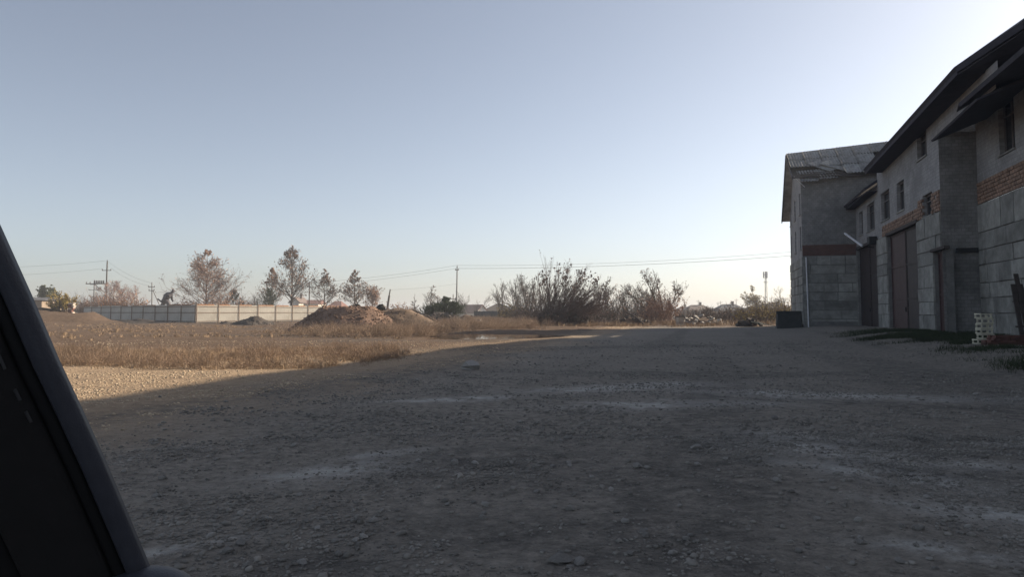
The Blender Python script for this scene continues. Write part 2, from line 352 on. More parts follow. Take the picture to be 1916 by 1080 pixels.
def scatter(name, P, S, m, label, parent=None, kind='stuff', flat=.85, zoff=.15):
    Vs, Fs, off = [], [], 0
    kk = rng.integers(0, 8, len(P)); an = rng.uniform(0, 2 * math.pi, len(P))
    for k in range(8):
        I = np.where(kk == k)[0]
        if not len(I): continue
        c, s_ = np.cos(an[I])[:, None], np.sin(an[I])[:, None]; v = RV[k]
        X = v[None, :, 0] * c - v[None, :, 1] * s_; Y = v[None, :, 0] * s_ + v[None, :, 1] * c; Z = v[None, :, 2] * flat + zoff
        Z = np.broadcast_to(Z, X.shape)
        W = np.stack([X, Y, Z], -1) * S[I][:, None, None] + P[I][:, None, :]
        Vs.append(W.reshape(-1, 3)); Fs.append((RF[k][None] + (np.arange(len(I)) * len(v))[:, None, None] + off).reshape(-1, 3)); off += len(I) * len(v)
    o = mesh(name, np.concatenate(Vs), np.concatenate(Fs), m, parent)
    if kind: o['kind'] = kind
    if label: o['label'] = label
    return o
def clumpy(n, x0, x1, y0, y1, seed, sc_=.7, th=.5, wedge=True):
    x = rng.uniform(x0, x1, n * 4); y = rng.uniform(y0, y1, n * 4); k = fbm(x * sc_, y * sc_, seed)
    ok = rng.uniform(0, 1, n * 4) < sstep(th - .15, th + .12, k) * .9 + .1
    if wedge: ok &= np.abs(x) < y * .8 + .6
    return x[ok][:n], y[ok][:n]
def tiny_gravel():
    Ps, Ss = [], []
    for n, y0, y1, smin, smax in ((24000, 2.6, 7, .006, .019), (15000, 6, 14, .010, .028), (8000, 12, 30, .014, .04), (2600, 2.6, 9, .014, .034)):
        x, y = clumpy(n, -y1 * .75, y1 * .75, y0, y1, 51, 1.1, .53)
        Ps.append(np.stack([x, y, gz(x, y)], 1)); Ss.append(smin + (smax - smin) * rng.power(.35, len(x)))
    P = np.concatenate(Ps); S = np.concatenate(Ss); r, _ = rs(P[:, 0], P[:, 1]); sandy = r + (fbm(P[:, 0] * .5, P[:, 1] * .5, 41) - .47) * 3 < -6
    scatter('gravel', P[~sandy], S[~sandy], M['gravel'], 'small loose gravel strewn over the grey yard')
    scatter('gravel', P[sandy], S[sandy], M['sandgravel'], 'pale tan pebbles strewn over the sandy yard edge')
tiny_gravel()
xx_, yy_ = clumpy(1300, -52, -8, 34, 92, 71, .25, .55, False)
scatter('field_clods', np.stack([xx_, yy_, gz(xx_, yy_)], 1), .03 + .09 * rng.power(.3, len(xx_)), M['soil'], 'brown earth clods strewn over the field and bank')
big = [(1064, 825, .045), (1303, 843, .055), (910, 948, .035), (1068, 955, .035), (1192, 880, .04), (1212, 881, .03), (1048, 1058, .05), (1086, 1060, .04), (850, 868, .045), (890, 870, .03), (1170, 980, .03),
       (1570, 866, .03), (1890, 885, .035), (882, 690, .22), (1455, 909, .035), (700, 978, .03), (665, 1014, .025), (1450, 790, .05), (1305, 877, .03), (620, 922, .028), (550, 835, .035), (1180, 1040, .03), (1205, 997, .03)]
def put_stone(px, py, size, label, group):
    x, y = G(px, py); o = bpy.data.objects.new('stone', random.choice(ROCKS)); C.objects.link(o)
    o.location = (x, y, float(gz(x, y)) + size * .22); o.rotation_euler = (random.uniform(-.2, .2), random.uniform(-.2, .2), random.uniform(0, 6.3)); o.scale = (size * random.uniform(.9, 1.25), size, size * random.uniform(.8, 1.1))
    tag(o, label, 'stone', group)
for k, (px, py, s_) in enumerate(big):
    own = {(1064, 825): 'rounded pale stone lying alone mid yard', (1303, 843): 'largest angular stone on the shaded gravel', (882, 690): 'flat pale slab-like stone alone on the shaded yard'}
    pair = {(1192, 880), (1212, 881)}; pair2 = {(1048, 1058), (1086, 1060)}
    if (px, py) in own: put_stone(px, py, s_, own[(px, py)], None)
    elif (px, py) in pair: put_stone(px, py, s_, 'stone of a close pair among fine pebbles', 'close pair of stones')
    elif (px, py) in pair2: put_stone(px, py, s_, 'bulky stone of a pair beside coarse gravel', 'bulky pair of stones')
    else: put_stone(px, py, s_, 'fist sized grey stone lying loose on the shaded gravel', 'larger loose stones on the yard')
for k in range(110):
    py = 700 + 370 * random.random() ** .8; px = random.uniform(260, 1850)
    Y = G(px, py)[1]; put_stone(px, py, random.uniform(.018, .034) * (1 if Y < 6 else Y / 7), 'small rough grey stone half bedded in the yard', 'small stones bedded in the yard')

# ------------------------------------------------------------------ long warehouse
def wall(name, m, parent, mp, a0, a1, z0, z1, ops, depth, flip=False):
    """flat wall sheet with openings; mp(a, z, d) maps along / up / inward to local coordinates"""
    A = sorted({a0, a1, *[o[0] for o in ops], *[o[1] for o in ops]}); Z = sorted({z0, z1, *[o[2] for o in ops], *[o[3] for o in ops]})
    A = [a for a in A if a0 <= a <= a1]; Z = [z for z in Z if z0 <= z <= z1]
    mb = MB(); f = [(0, 1, 2, 3)] if not flip else [(3, 2, 1, 0)]
    for i in range(len(A) - 1):
        for j in range(len(Z) - 1):
            ca, cz = (A[i] + A[i+1]) / 2, (Z[j] + Z[j+1]) / 2
            if any(o[0] < ca < o[1] and o[2] < cz < o[3] for o in ops): continue
            mb.add([mp(A[i], Z[j], 0), mp(A[i+1], Z[j], 0), mp(A[i+1], Z[j+1], 0), mp(A[i], Z[j+1], 0)], f)
    for (p, q, u, v) in ops:
        for (b, e) in (((p, u), (q, u)), ((q, u), (q, v)), ((q, v), (p, v)), ((p, v), (p, u))):
            mb.add([mp(*b, 0), mp(*b, depth), mp(*e, depth), mp(*e, 0)], f)
    return mb.build(name, m, parent)
def window(parent, mp, p, q, u, v, depth, bars=1, name='window'):
    t = .07; mb = MB()
    def bx(a0, a1, z0, z1, d0, d1):
        P = [mp(a, z, d) for d in (d0, d1) for a, z in ((a0, z0), (a1, z0), (a1, z1), (a0, z1))]; mb.add(P, BOXF)
    d0, d1 = depth - .06, depth + .01
    bx(p, p + t, u, v, d0, d1); bx(q - t, q, u, v, d0, d1); bx(p + t, q - t, u, u + t, d0, d1); bx(p + t, q - t, v - t, v, d0, d1)
    for k in range(bars):
        c = p + (q - p) * (k + 1) / (bars + 1); bx(c - .03, c + .03, u + t, v - t, d0, d1)
    zt = u + (v - u) * .7; bx(p + t, q - t, zt - .025, zt + .025, d0 - .004, d1)
    fr = mb.build(name, M['frame'], parent)
    g = MB(); g.add([mp(p, u, depth - .01), mp(q, u, depth - .01), mp(q, v, depth - .01), mp(p, v, depth - .01)], [(0, 1, 2, 3)]); g.build('pane', M['glass'], fr)
    sl = MB(); P = [mp(a, z, d) for d in (-.06, .05) for a, z in ((p - .06, u - .07), (q + .06, u - .07), (q + .06, u - .005), (p - .06, u - .005))]
    sl.add(P, BOXF); sl.build('sill', M['concrete'], fr)
def block_courses(parent, mp, a0, a1, ztop, zbot, hrow, lens, skips, seed, prot=.05):
    """big concrete foundation blocks laid in courses, joints left open"""
    rg = random.Random(seed); z = ztop; row = 0; shared = {}
    while z > zbot + .05:
        zb = max(zbot, z - (hrow[row % len(hrow)] if isinstance(hrow, tuple) else hrow))
        free = [(a0, a1)]
        for (p, q, u, v) in skips:
            if v > zb + .1 and u < z - .1:
                free = [iv for (b, e) in free for iv in ((b, min(e, p)), (max(b, q), e)) if iv[1] - iv[0] > .12]
        for (b, e) in free:
            a = b; first = True
            while a < e - .05:
                ln = rg.choice(lens) * (.55 if first and row % 2 else 1); first = False
                e2 = min(e, a + ln)
                if e - e2 < .3: e2 = e
                g = .014 + .014 * rg.random(); d = -prot - rg.uniform(0, .025)
                jt = lambda: rg.uniform(-.012, .012)
                c4 = [(a + g + jt(), zb + g + jt()), (e2 - g + jt(), zb + g + jt()), (e2 - g + jt(), z - g + jt()), (a + g + jt(), z - g + jt())]
                mb = MB(); mb.add([mp(x, y, dd + (jt() if dd < 0 else 0)) for dd in (d, .06) for x, y in c4], BOXF)
                mb.build('concrete_block', M['concrete'], parent)
                a = e2
        z = zb; row += 1
BRK = {}
def brick_band(parent, mp, a0, a1, z0, rows, bl, bh, seed, skips=(), miss=.02):
    rg = random.Random(seed); key = (bl, bh)
    for j in range(rows):
        a = a0 - (bl / 2 if j % 2 else 0)
        while a < a1 - .02:
            p, q = max(a, a0), min(a + bl, a1); u, v = z0 + j * bh, z0 + (j + 1) * bh; a += bl
            if q - p < .05 or rg.random() < miss or any(o[0] < (p + q) / 2 < o[1] and o[2] < (u + v) / 2 < o[3] for o in skips): continue
            d = -.035 - rg.uniform(0, .025); g = .011
            ln = round(q - p, 3)
            kk = (ln, bl, mp.__name__)
            if kk not in BRK:
                mb = MB(); c = mp(0, 0, 0); P = [mp(x, y, dd) for dd in (0, .09) for x, y in ((g, g), (ln - g, g), (ln - g, bh - g), (g, bh - g))]
                mb.add(np.array(P) - np.array(c), BOXF); me_o = mb.build('brick', M['brick'], parent); BRK[kk] = me_o.data; o = me_o
            else:
                o = bpy.data.objects.new('brick', BRK[kk]); C.objects.link(o); o.parent = parent
            o.location = mp(p, u, d)

W = empty('warehouse', (0, 0, 0), -TH)
tag(W, 'long grey block and brick warehouse with tall gates and dark eaves', 'building')
RF_, RN = 9.0, 10.4
def fside(a, z, d): return (RF_ + d, a, z)
def nside(a, z, d): return (RN + d, a, z)
sEnd = FAC(1764, 500, RF_)[0]           # where the projecting range ends towards the yard entrance
sStep = FAC(1641, 345, RF_)[0]          # step between high and low range
sFar = FAC(1604, 500, RF_)[0]           # joins the gable block
sNear = FAC(1866, 105, RF_)[0]          # upper storey carries on over the recess
ZB = FAC(1700, 422, RF_)[1]             # top of ground storey
zE1 = 9.75; zE2 = FAC(1640, 345, 8.4)[1]
def fop(x0, x1, yt, yb, ref=None):
    s1, s0 = FAC(x0, 400, RF_)[0], FAC(x1, 400, RF_)[0]; xm = (x0 + x1) / 2
    return (s0, s1, FAC(xm, yb, RF_)[1], FAC(xm, yt, RF_)[1])
wins = [fop(1607, 1614, 396, 440), fop(1622, 1636, 380, 431), fop(1649, 1665, 357, 411), fop(1679, 1693, 338, 394), fop(1727, 1745, 362, 404), fop(1720, 1738, 242, 292)]
gateA, gateB, doorC = fop(1606, 1640, 463, 618), fop(1659, 1716, 436, 622), fop(1745, 1766, 472, 624)
gateA = (sFar - 5.0 if False else gateA[0], sFar - .15, .05, ZB - .05); gateB = (gateB[0], gateB[1], .05, ZB - .05); doorC = (doorC[0], doorC[1], .05, 3.75)
low = [o for o in wins if o[0] > sStep]; high = [o for o in wins if o[0] <= sStep]
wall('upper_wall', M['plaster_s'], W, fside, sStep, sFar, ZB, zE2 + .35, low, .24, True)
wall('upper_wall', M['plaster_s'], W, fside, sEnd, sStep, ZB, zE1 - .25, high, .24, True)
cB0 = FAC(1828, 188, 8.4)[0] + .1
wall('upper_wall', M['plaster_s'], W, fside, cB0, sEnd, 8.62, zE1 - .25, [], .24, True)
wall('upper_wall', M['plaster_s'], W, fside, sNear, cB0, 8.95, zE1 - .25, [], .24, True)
wall('ground_wall', M['conc_dark'], W, lambda a, z, d: fside(a, z, d + .004), sEnd + .01, sFar, -.4, ZB, [gateA, gateB, doorC], .3, True)
for o in wins: window(W, fside, *o, .22)
block_courses(W, fside, sEnd + .02, sFar - .02, ZB - .02, .1, (.95, .6, .62, 1.0, .6, .6), (1.2, 1.8, 2.4), [gateA, gateB, doorC], 3)
bs = [o for o in wins]
brick_band(W, fside, FAC(1652, 440, RF_)[0] * 0 + sEnd + .02, FAC(1652, 440, RF_)[0], ZB + .01, 4, .26, .15, 5, bs, .03)
brick_band(W, fside, sEnd + .02, gateB[0] - .3, ZB + .61, 2, .26, .15, 6, bs, .05)
# gates
def leaf(parent, mp, p, q, u, v, m, name, ribs=3):
    mb = MB()
    def bx(a0, a1, z0, z1, d0, d1): mb.add([mp(a, z, d) for d in (d0, d1) for a, z in ((a0, z0), (a1, z0), (a1, z1), (a0, z1))], BOXF)
    bx(p, q, u, v, .18, .24)
    for k in range(ribs + 1):
        zz = u + (v - u - .1) * k / ribs; bx(p + .012, q - .012, zz + .01, zz + .1, .15, .182)
    bx(p + .003, p + .08, u + .002, v - .002, .145, .184); bx(q - .08, q - .003, u + .002, v - .002, .145, .184)
    o = mb.build(name, m, parent)
    h = MB(); h.add([mp(a, z, d) for d in (.09, .148) for a, z in ((p + .1, u + 1.1), (p + .15, u + 1.1), (p + .15, u + 1.35), (p + .1, u + 1.35))], BOXF); h.build('handle', M['black'], o)
for (g, m) in ((gateA, 'gate_dark'), (gateB, 'gate_red')):
    mid = (g[0] + g[1]) / 2 - .1
    leaf(W, fside, g[0] + .03, mid - .05, g[2], g[3] - .03, M['gate_dark' if m == 'gate_red' else m], 'gate_leaf'); leaf(W, fside, mid + .05, g[1] - .03, g[2], g[3] - .03, M[m], 'gate_leaf')
    MB().add([fside(a, z, .27) for a, z in ((g[0], g[2]), (g[1], g[2]), (g[1], g[3]), (g[0], g[3]))], [(0, 3, 2, 1)]).build('gate_backing', M['black'], W)
    MB().box((RF_ - .09, g[0] - .15, g[3] - .02), (RF_ + .1, g[1] + .12, g[3] + .14)).build('lintel', M['wood_dark'], W)
leaf(W, fside, doorC[0] + .02, doorC[1] - .02, doorC[2], doorC[3] - .02, M['gate_red'], 'door', 2)
MB().box((RF_ - .12, doorC[0] - .3, doorC[3]), (RF_ + .1, doorC[1] + .2, doorC[3] + .12)).build('lintel', M['wood_dark'], W)
# end wall of the projecting range, facing the yard entrance
def fend(a, z, d): return (a, sEnd + d, z)
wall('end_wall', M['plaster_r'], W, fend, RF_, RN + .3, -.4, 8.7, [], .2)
MB().box((RF_ + .5, sEnd - .14, 3.62), (RN - .1, sEnd + .02, 3.8)).build('steel_bracket', M['black'], W)
# recessed near range
s0 = 2.0
nb = FAC(1850, 376, RN)[1]
wn = (FAC(1898, 230, RN)[0], FAC(1868, 230, RN)[0], FAC(1884, 284, RN)[1], FAC(1884, 180, RN)[1])
ngate = (6.0, 10.0, .05, nb - .3); nwin = [wn] + [(wn[0] - 4.2 * k, wn[1] - 4.2 * k, wn[2], wn[3]) for k in (1, 2, 3, 4)]
wall('upper_wall', M['plaster_s'], W, nside, s0, sEnd, nb, 9.3, nwin, .26, True)
wall('ground_wall', M['conc_dark'], W, lambda a, z, d: nside(a, z, d + .004), s0, sEnd, -.4, nb, [ngate], .3, True)
for o in nwin: window(W, nside, *o, .24)
block_courses(W, nside, s0 + .01, sEnd - .02, nb - .02, .1, (1.15, .72, .62, .74, .6, .62), (1.3, 2.0, 2.4, 3.0), [ngate], 11)
brick_band(W, nside, sEnd - 11.5, sEnd - .02, nb + .01, 6, .26, .15, 12, [], .01)
leaf(W, nside, ngate[0], ngate[1], ngate[2], ngate[3], M['gate_red'], 'gate_leaf')
# roofs: thick slabs on rafters
ridge_r = 14.3
def slab(name, pts, t, m=M['roofdark']): return MB().poly(pts, t).build(name, m, W)
eN, eF = FAC(1790, 131, 8.1), FAC(1618, 321, 8.1); sv = eF[0]
slab('roof', [(8.1, eN[0], eN[1]), (8.1, eF[0], eF[1]), (ridge_r, sv, 13.9), (ridge_r, eN[0], 13.9)], .14)
slab('soffit', [(8.16, eN[0], eN[1] - .13), (8.16, eF[0], eF[1] - .13), (9.06, eF[0], eF[1] - .10), (9.06, eN[0], eN[1] - .10)], .05)
MB().bar((8.13, eN[0], eN[1] - .06), (8.13, eF[0], eF[1] - .06), .05, .2).build('fascia', M['roofdark'], W)
slab('roof', [(8.35, sStep - .1, zE2 + .14), (8.35, sFar + .4, zE2 + .1), (ridge_r, sFar + .4, 12.4), (ridge_r, sStep - .1, 12.4)], .14)
slab('soffit', [(8.4, sStep - .05, zE2 + .0), (8.4, sFar + .3, zE2 - .04), (9.06, sFar + .3, zE2 + .02), (9.06, sStep - .05, zE2 + .06)], .05)
P1 = (8.1, eN[0] - .02, eN[1]); sB, zB_ = FAC(1916, 47, 9.6)
P2 = (9.6, sB, zB_); k2 = (P2[0] + 1.2, s0 - 2, P2[2] + .3)
slab('roof', [P1, (ridge_r, eN[0] - .02, 13.9), (ridge_r, s0 - 2, 13.9), k2, P2], .14)
MB().bar(P1, P2, .1, .2).build('barge_board', M['roofdark'], W)
slab('soffit', [(P1[0] + .05, P1[1], P1[2] - .16), (9.08, P1[1] + .2, P1[2] - .14), (P2[0] + 1.3, P2[1], P2[2] - .2), (P2[0] + .05, P2[1], P2[2] - .16)], .05)
# deep eaves of the near range, with a torn tip
eA, eB = FAC(1780, 204, 8.6), FAC(1916, 86, 8.6)
ez = (eA[1] + eB[1]) / 2
slab('eaves', [(8.6, eA[0] - .9, ez), (RN + .2, eA[0] - .9, ez + .4), (RN + .2, s0 - .5, ez + .4), (8.6, s0 - .5, ez)], -.16, M['roofdark'])
slab('eaves', [(8.6, eA[0] - .905, ez), (8.8, eA[0] + .1, ez - .05), (9.1, eA[0] - .905, ez + .08)], -.05, M['roofdark'])
slab('roof', [(RN - .35, sNear + .02, 9.35), (RN + .6, sNear + .02, 10.6), (ridge_r, sNear + .02, 12.9), (ridge_r, s0 - .5, 12.9), (RN + .6, s0 - .5, 10.6), (RN - .35, s0 - .5, 9.35)], .1)
# small lean-to roof over the recess
cA, cB = FAC(1748, 262, 8.4), FAC(1828, 188, 8.4)
slab('canopy', [(8.4, cB[0], cB[1]), (8.4, cA[0] + .35, cA[1]), (RN + .3, cA[0] + .35, cA[1] + .95), (RN + .3, cB[0], cB[1] + .95)], .08, M['roofdark'])
# body behind so that the building is solid to the sun
MB().add([(19.6, s0, -.4), (19.6, sFar, -.4), (19.6, sFar, 9.7), (19.6, s0, 9.7)], [(0, 1, 2, 3)]).build('rear_wall', M['plaster_s'], W)
slab('roof', [(ridge_r, s0 - 2, 13.88), (ridge_r, sv, 13.88), (20.2, sv, 9.6), (20.2, s0 - 2, 9.6)], .14)
MB().add([(RN, s0, -.4), (19.6, s0, -.4), (19.6, s0, 9.5), (ridge_r, s0, 12.8), (RN, s0, 9.3)], [(0, 1, 2, 3, 4)]).build('end_wall', M['plaster_r'], W)
MB().add([(RF_ + .02, sStep + .02, zE2 - .1), (RF_ + .02, sStep + .02, zE1), (ridge_r, sStep + .02, 13.7), (ridge_r, sStep + .02, 11.5)], [(0, 1, 2, 3)]).build('step_gable', M['plaster_r'], W)
bx_ = FAC(1640, 450, RF_); MB().box((RF_ - .45, bx_[0] - .35, bx_[1] - .22), (RF_ - .04, bx_[0] + .35, bx_[1] + .22)).build('ventilation_box', M['black'], W)
p0, p1 = FAC(1581, 437, 7.9), FAC(1597, 461, 7.9); 
pp = MB().tube((7.9, p0[0], p0[1]), (8.4, p1[0], p1[1]), .07).build('broken_downpipe', M['whitepipe'], W)
MB().bar((8.4, p1[0], p1[1]), (9.05, p1[0] + .1, p1[1] - .1), .05).build('pipe_bracket', M['black'], W)

# ------------------------------------------------------------------ gable block at the end
GB = empty('gable_block', (0, 0, 0), -TH)
tag(GB, 'three storey gabled block with torn corrugated roof at the warehouse end', 'building')
S1 = sFar + .1; rL = FRO(1502, 500, S1)[0]; S2 = FAC(1480, 500, rL)[0]
sR = (S1 + S2) / 2; zR = FAC(1472, 289, rL - .55)[1]; zF = FAC(1491, 340, rL)[1] - .1; zRe = 8.9
zR = max(zR, zF + 2.4)
print('GB', S1, S2, rL, zR, zF, 'ZB', ZB, nb, 'sEnd', sEnd, sStep, sFar, sNear)
rRt = 17.0
def gfront(a, z, d): return (a, S1 + d, z)
def gleft(a, z, d): return (rL + d, a, z)
zb2 = FRO(1560, 478, S1)[1]
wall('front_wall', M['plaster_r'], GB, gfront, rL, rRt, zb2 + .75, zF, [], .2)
wall('brick_band_wall', M['redbrick_r'], GB, gfront, rL, RF_ + .5, zb2, zb2 + .75, [], .2)
wall('ground_wall', M['conc_dark'], GB, gfront, rL, RF_ + .5, -.4, zb2, [], .2)
block_courses(GB, gfront, rL + .01, RF_ - .01, zb2 - .02, .35, .62, (.9, 2.2, 2.4), [], 21, .04)
MB().box((rL - .04, S1 - .12, -.2), (RF_, S1 + .05, .5)).build('plinth', M['conc_dark'], GB)
gw = []
for zc, hh in ((8.75, 1.5), (6.35, 1.6)):
    for k in range(3):
        c = S1 + .95 + k * (S2 - S1 - 1.7) / 2.0; gw.append((c - .45, c + .45, zc - hh / 2, zc + hh / 2))
zgl = zb2 - .1
wall('gable_wall', M['plaster_s'], GB, gleft, S1, S2, zgl, zRe - .2 + 0.9, gw, .22, True)
for o in gw: window(GB, gleft, *o, .2, 1)
ztop = zRe + .7
MB().add([(rL, S1, ztop), (rL, S2, ztop), (rL, S2, zRe), (rL, sR, zR - .12), (rL, S1, zF)][0:2] + [(rL, S2 - .0, ztop), (rL, sR, zR - .15), (rL, S1, zF)], [(0, 1, 3, 4)]).build('gable_peak', M['plaster_s'], GB)
wall('ground_wall', M['conc_dark'], GB, lambda a, z, d: gleft(a, z, d + .004), S1, S2, -.4, zgl, [], .2, True)
block_courses(GB, gleft, S1 + .01, S2 - .01, zgl - .02, .3, .62, (1.0, 1.6, 2.2), [], 22, .05)
MB().add([(rL, S2, -.4), (rRt, S2, -.4), (rRt, S2, zRe), (rL, S2, zRe)], [(3, 2, 1, 0)]).build('rear_wall', M['plaster_r'], GB)
MB().add([(rRt, S1, -.4), (rRt, S2, -.4), (rRt, S2, zRe), (rRt, sR, zR - .2), (rRt, S1, zF)], [(0, 1, 2, 3, 4)]).build('gable_wall', M['plaster_s'], GB)
# front roof slope: corrugated sheets one by one
rO = rL - .55
ef = S1 - .45; zef = zF - .02
slope = np.array([0, ef - sR, zef - zR]); LN = np.linalg.norm(slope); dn = slope / LN; nrm = np.array([0, -dn[2], dn[1]]) * -1
if nrm[2] < 0: nrm = -nrm
def sheet_mesh(wd, ln, pitch=.2, amp=.05):
    k = int(wd / pitch) * 4; x = np.linspace(0, wd, k + 1); z = amp * np.cos(2 * math.pi * x / pitch)
    V = np.concatenate([np.stack([x, np.zeros_like(x), z], 1), np.stack([x, np.full_like(x, ln), z], 1)])
    Fq = [(i, i + 1, k + 2 + i, k + 1 + i) for i in range(k)]
    me = bpy.data.meshes.new('roof_sheet'); me.from_pydata([tuple(map(float, v)) for v in V], [], Fq); me.materials.append(M['shifer'])
    me.polygons.foreach_set('use_smooth', np.ones(k, bool)); return me
from mathutils import Matrix
sm = sheet_mesh(1.19, LN / 3 + .12)
dn0, nr0, LN0 = dn.copy(), nrm.copy(), LN
ncol = int((rRt - rO) / 1.12); rg = random.Random(5)
Bm = Matrix(((1, 0, 0), (0, dn[1], dn[2]), (0, nrm[1], nrm[2]))).transposed()
def roof_sheet(mx): o = bpy.data.objects.new('roof_sheet', sm); C.objects.link(o); o.parent = GB; o.matrix_local = mx; return o
RT = .075
gone = {(2, 1), (4, 1), (5, 1), (8, 0)}
for c in range(ncol):
    zr_c = zR + RT * (c * 1.12); sl = np.array([0, ef - sR, zef - zr_c]); LN = np.linalg.norm(sl); dn = sl / LN; nrm = np.array([0, dn[2], -dn[1]]); 
    for j in range(3):
        Bm = Matrix(((1, 0, RT * (1 - (j + .5) / 3)), (0, dn[1], dn[2]), (0, nrm[1], nrm[2]))).transposed()
        if (c, j) in gone and rg.random() < .5 or (j == 2 and c in (0, 1, 2)): continue
        o_ = np.array([rO + c * 1.12, sR, zr_c]) + dn * (j * LN / 3 - .02) + nrm * (.10 + .03 * (2 - j) + rg.uniform(0, .02))
        m4 = Bm.to_4x4() @ Matrix.Rotation(rg.uniform(-.012, .012), 4, 'Z') @ Matrix.Rotation(rg.uniform(-.006, .012), 4, 'X')
        m4.translation = Vector(o_); roof_sheet(m4)
for (rr0, t, az, dx, lift) in ((rO + .35, .72, -.06, .10, -.08), (rO + 1.5, .70, -.10, .06, -.05), (rO + 1.1, .60, -.75, .10, .20), (rO + 1.9, .66, -.95, .16, .26), (rO + 2.6, .64, -.6, .14, .14)):
    if rr0 == rO + .35: Bm = Matrix(((1, 0, 0), (0, dn0[1], dn0[2]), (0, nr0[1], nr0[2]))).transposed(); dn = dn0; nrm = nr0; LN = LN0
    m4 = Bm.to_4x4() @ Matrix.Rotation(az, 4, 'Z') @ Matrix.Rotation(-dx, 4, 'X')
    m4.translation = Vector(np.array([rr0, sR, zR]) + dn * (t * LN) + nrm * lift); roof_sheet(m4)
slabg = lambda name, pts, t, m=M['roofdark']: MB().poly(pts, t).build(name, m, GB)
slabg('roof_deck', [(rO + .02, sR, zR - .12), (rO + .02, ef + .1, zef - .08), (rRt, ef + .1, zef - .08)], .05, M['wood_dark'])
slabg('roof_deck', [(rO + .02, sR, zR - .12), (rRt, ef + .1, zef - .08), (rRt, sR, zR - .12 + RT * (rRt - rO))], .05, M['wood_dark'])
slabg('rear_roof', [(rO, sR + .005, zR + .05), (rRt, sR + .005, zR + .05 + RT * (rRt - rO)), (rRt, S2 + .6, zRe - .35), (rO, S2 + .6, zRe - .35)], .1, M['shifer'])
mb = MB(); mb.bar((rO - .03, sR, zR - .05), (rO - .03, S2 + .6, zRe - .45), .05, .3); mb.build('barge_board', M['roofdark'], GB)
mb = MB(); mb.bar((rO - .03, sR, zR - .05), (rO - .03, ef, zef - .1), .05, .24); mb.build('barge_board', M['roofdark'], GB)
MB().bar((rO, sR, zR + .1), (rRt, sR, zR + .1 + RT * (rRt - rO)), .3, .06).build('ridge_cap', M['shifer'], GB)
for (a_, b_) in (((rO + .1, ef + .35, zef + .05), (rL + .25, S1 - .1, zF - .75)), ((rO + .5, ef + .3, zef + .12), (rO + 3.2, ef - .25, zef + .05)), ((rO + 1.0, ef + .5, zef + .35), (rO + 3.6, ef - .3, zef - .25)), ((rO + 1.5, ef + .3, zef + .30), (rO + 4.4, ef - .35, zef - .2))):
    MB().bar(a_, b_, .12, .03).build('loose_batten', M['whitepipe'] if a_[0] < rO + .2 else M['wood_dark'], GB)
pz = FRO(1507, 492, S1 - .1); MB().tube((rL + .28, S1 - .14, .1), (rL + .22, S1 - .14, zb2 - .1), .05).build('downpipe', M['whitepipe'], GB)
# concrete trough by the corner, its colour darkened to merge with the shadow
mb = MB(); x0_, x1_ = rL - 1.75, rL - .15
mb.add([(x0_, S1 + .3, -.2), (x1_, S1 + .3, -.2), (x1_, S1 + 1.9, -.2), (x0_, S1 + 1.9, -.2), (x0_ + .08, S1 + .36, 1.15), (x1_ - .06, S1 + .36, 1.2), (x1_ - .06, S1 + 1.8, 1.2), (x0_ + .1, S1 + 1.8, 1.12)], BOXF)
bm_ = mat('shade_dark_concrete', (.05,.05,.048), var=.3, bump=.4); tq = empty('concrete_bin', (0, 0, 0), -TH); mb.build('body', bm_, tq)
MB().box((x0_ - .03, S1 + .27, 1.0), (x1_ + .03, S1 + .345, 1.22)).build('rim', bm_, tq)
tag(tq, 'dark square concrete bin standing at the gable block corner', 'bin')

# ------------------------------------------------------------------ things along the warehouse wall
def world_at(r, s, dz=0): x, y = xy(r, s); return (x, y, float(gz(x, y)) + dz)
cx_, cy_ = G(1848, 646, .2)
def crate(name):
    t = empty(name); w_, d_, h_ = .33, .28, .15
    for sx in (0, 1):
        for sy in (0, 1):
            MB().box((sx * (w_ - .035), sy * (d_ - .03), 0), (sx * (w_ - .035) + .035, sy * (d_ - .03) + .03, h_)).build('corner_post', M['crate'], t)
    MB().box((w_ * .56, .002, .0), (w_ * .56 + .03, .02, h_ - .01)).build('middle_post', M['crate'], t)
    for zz, hh in ((.004, .032), (.112, .032)):
        MB().box((-.004, -.012, zz), (w_ + .004, -.001, zz + hh)).build('slat', M['crate'], t); MB().box((-.004, d_ + .001, zz), (w_ + .004, d_ + .012, zz + hh)).build('slat', M['crate'], t)
        MB().box((-.012, 0, zz), (-.001, d_, zz + hh)).build('slat', M['crate'], t); MB().box((w_ + .001, 0, zz), (w_ + .012, d_, zz + hh)).build('slat', M['crate'], t)
    MB().box((.036, .03, .012), (w_ - .036, d_ - .03, .022)).build('bottom_board', M['crate'], t)
    return t
proto = crate('slatted_crate'); gz0 = float(gz(cx_, cy_)) - .01
names = ['pale slatted crate jutting out at the foot of the crate stack', 'pale slatted crate, second up in the stack by the warehouse', 'pale slatted crate, third up in the stack by the warehouse', 'pale slatted crate, fourth up in the stack by the warehouse', 'pale slatted crate second from the top of the stack', 'pale slatted crate on top of the stack by the warehouse']
for k in range(6):
    o = proto if k == 0 else copy_tree(proto)
    o.location = (cx_ - .18 + (-.10 if k == 0 else .02 + .02 * math.sin(k * 2.1)), cy_, gz0 + k * .1485); o.rotation_euler = (0, 0, -TH + .22 + .05 * math.sin(k * 3.0)); tag(o, names[k], 'crate', 'crates stacked by the warehouse')
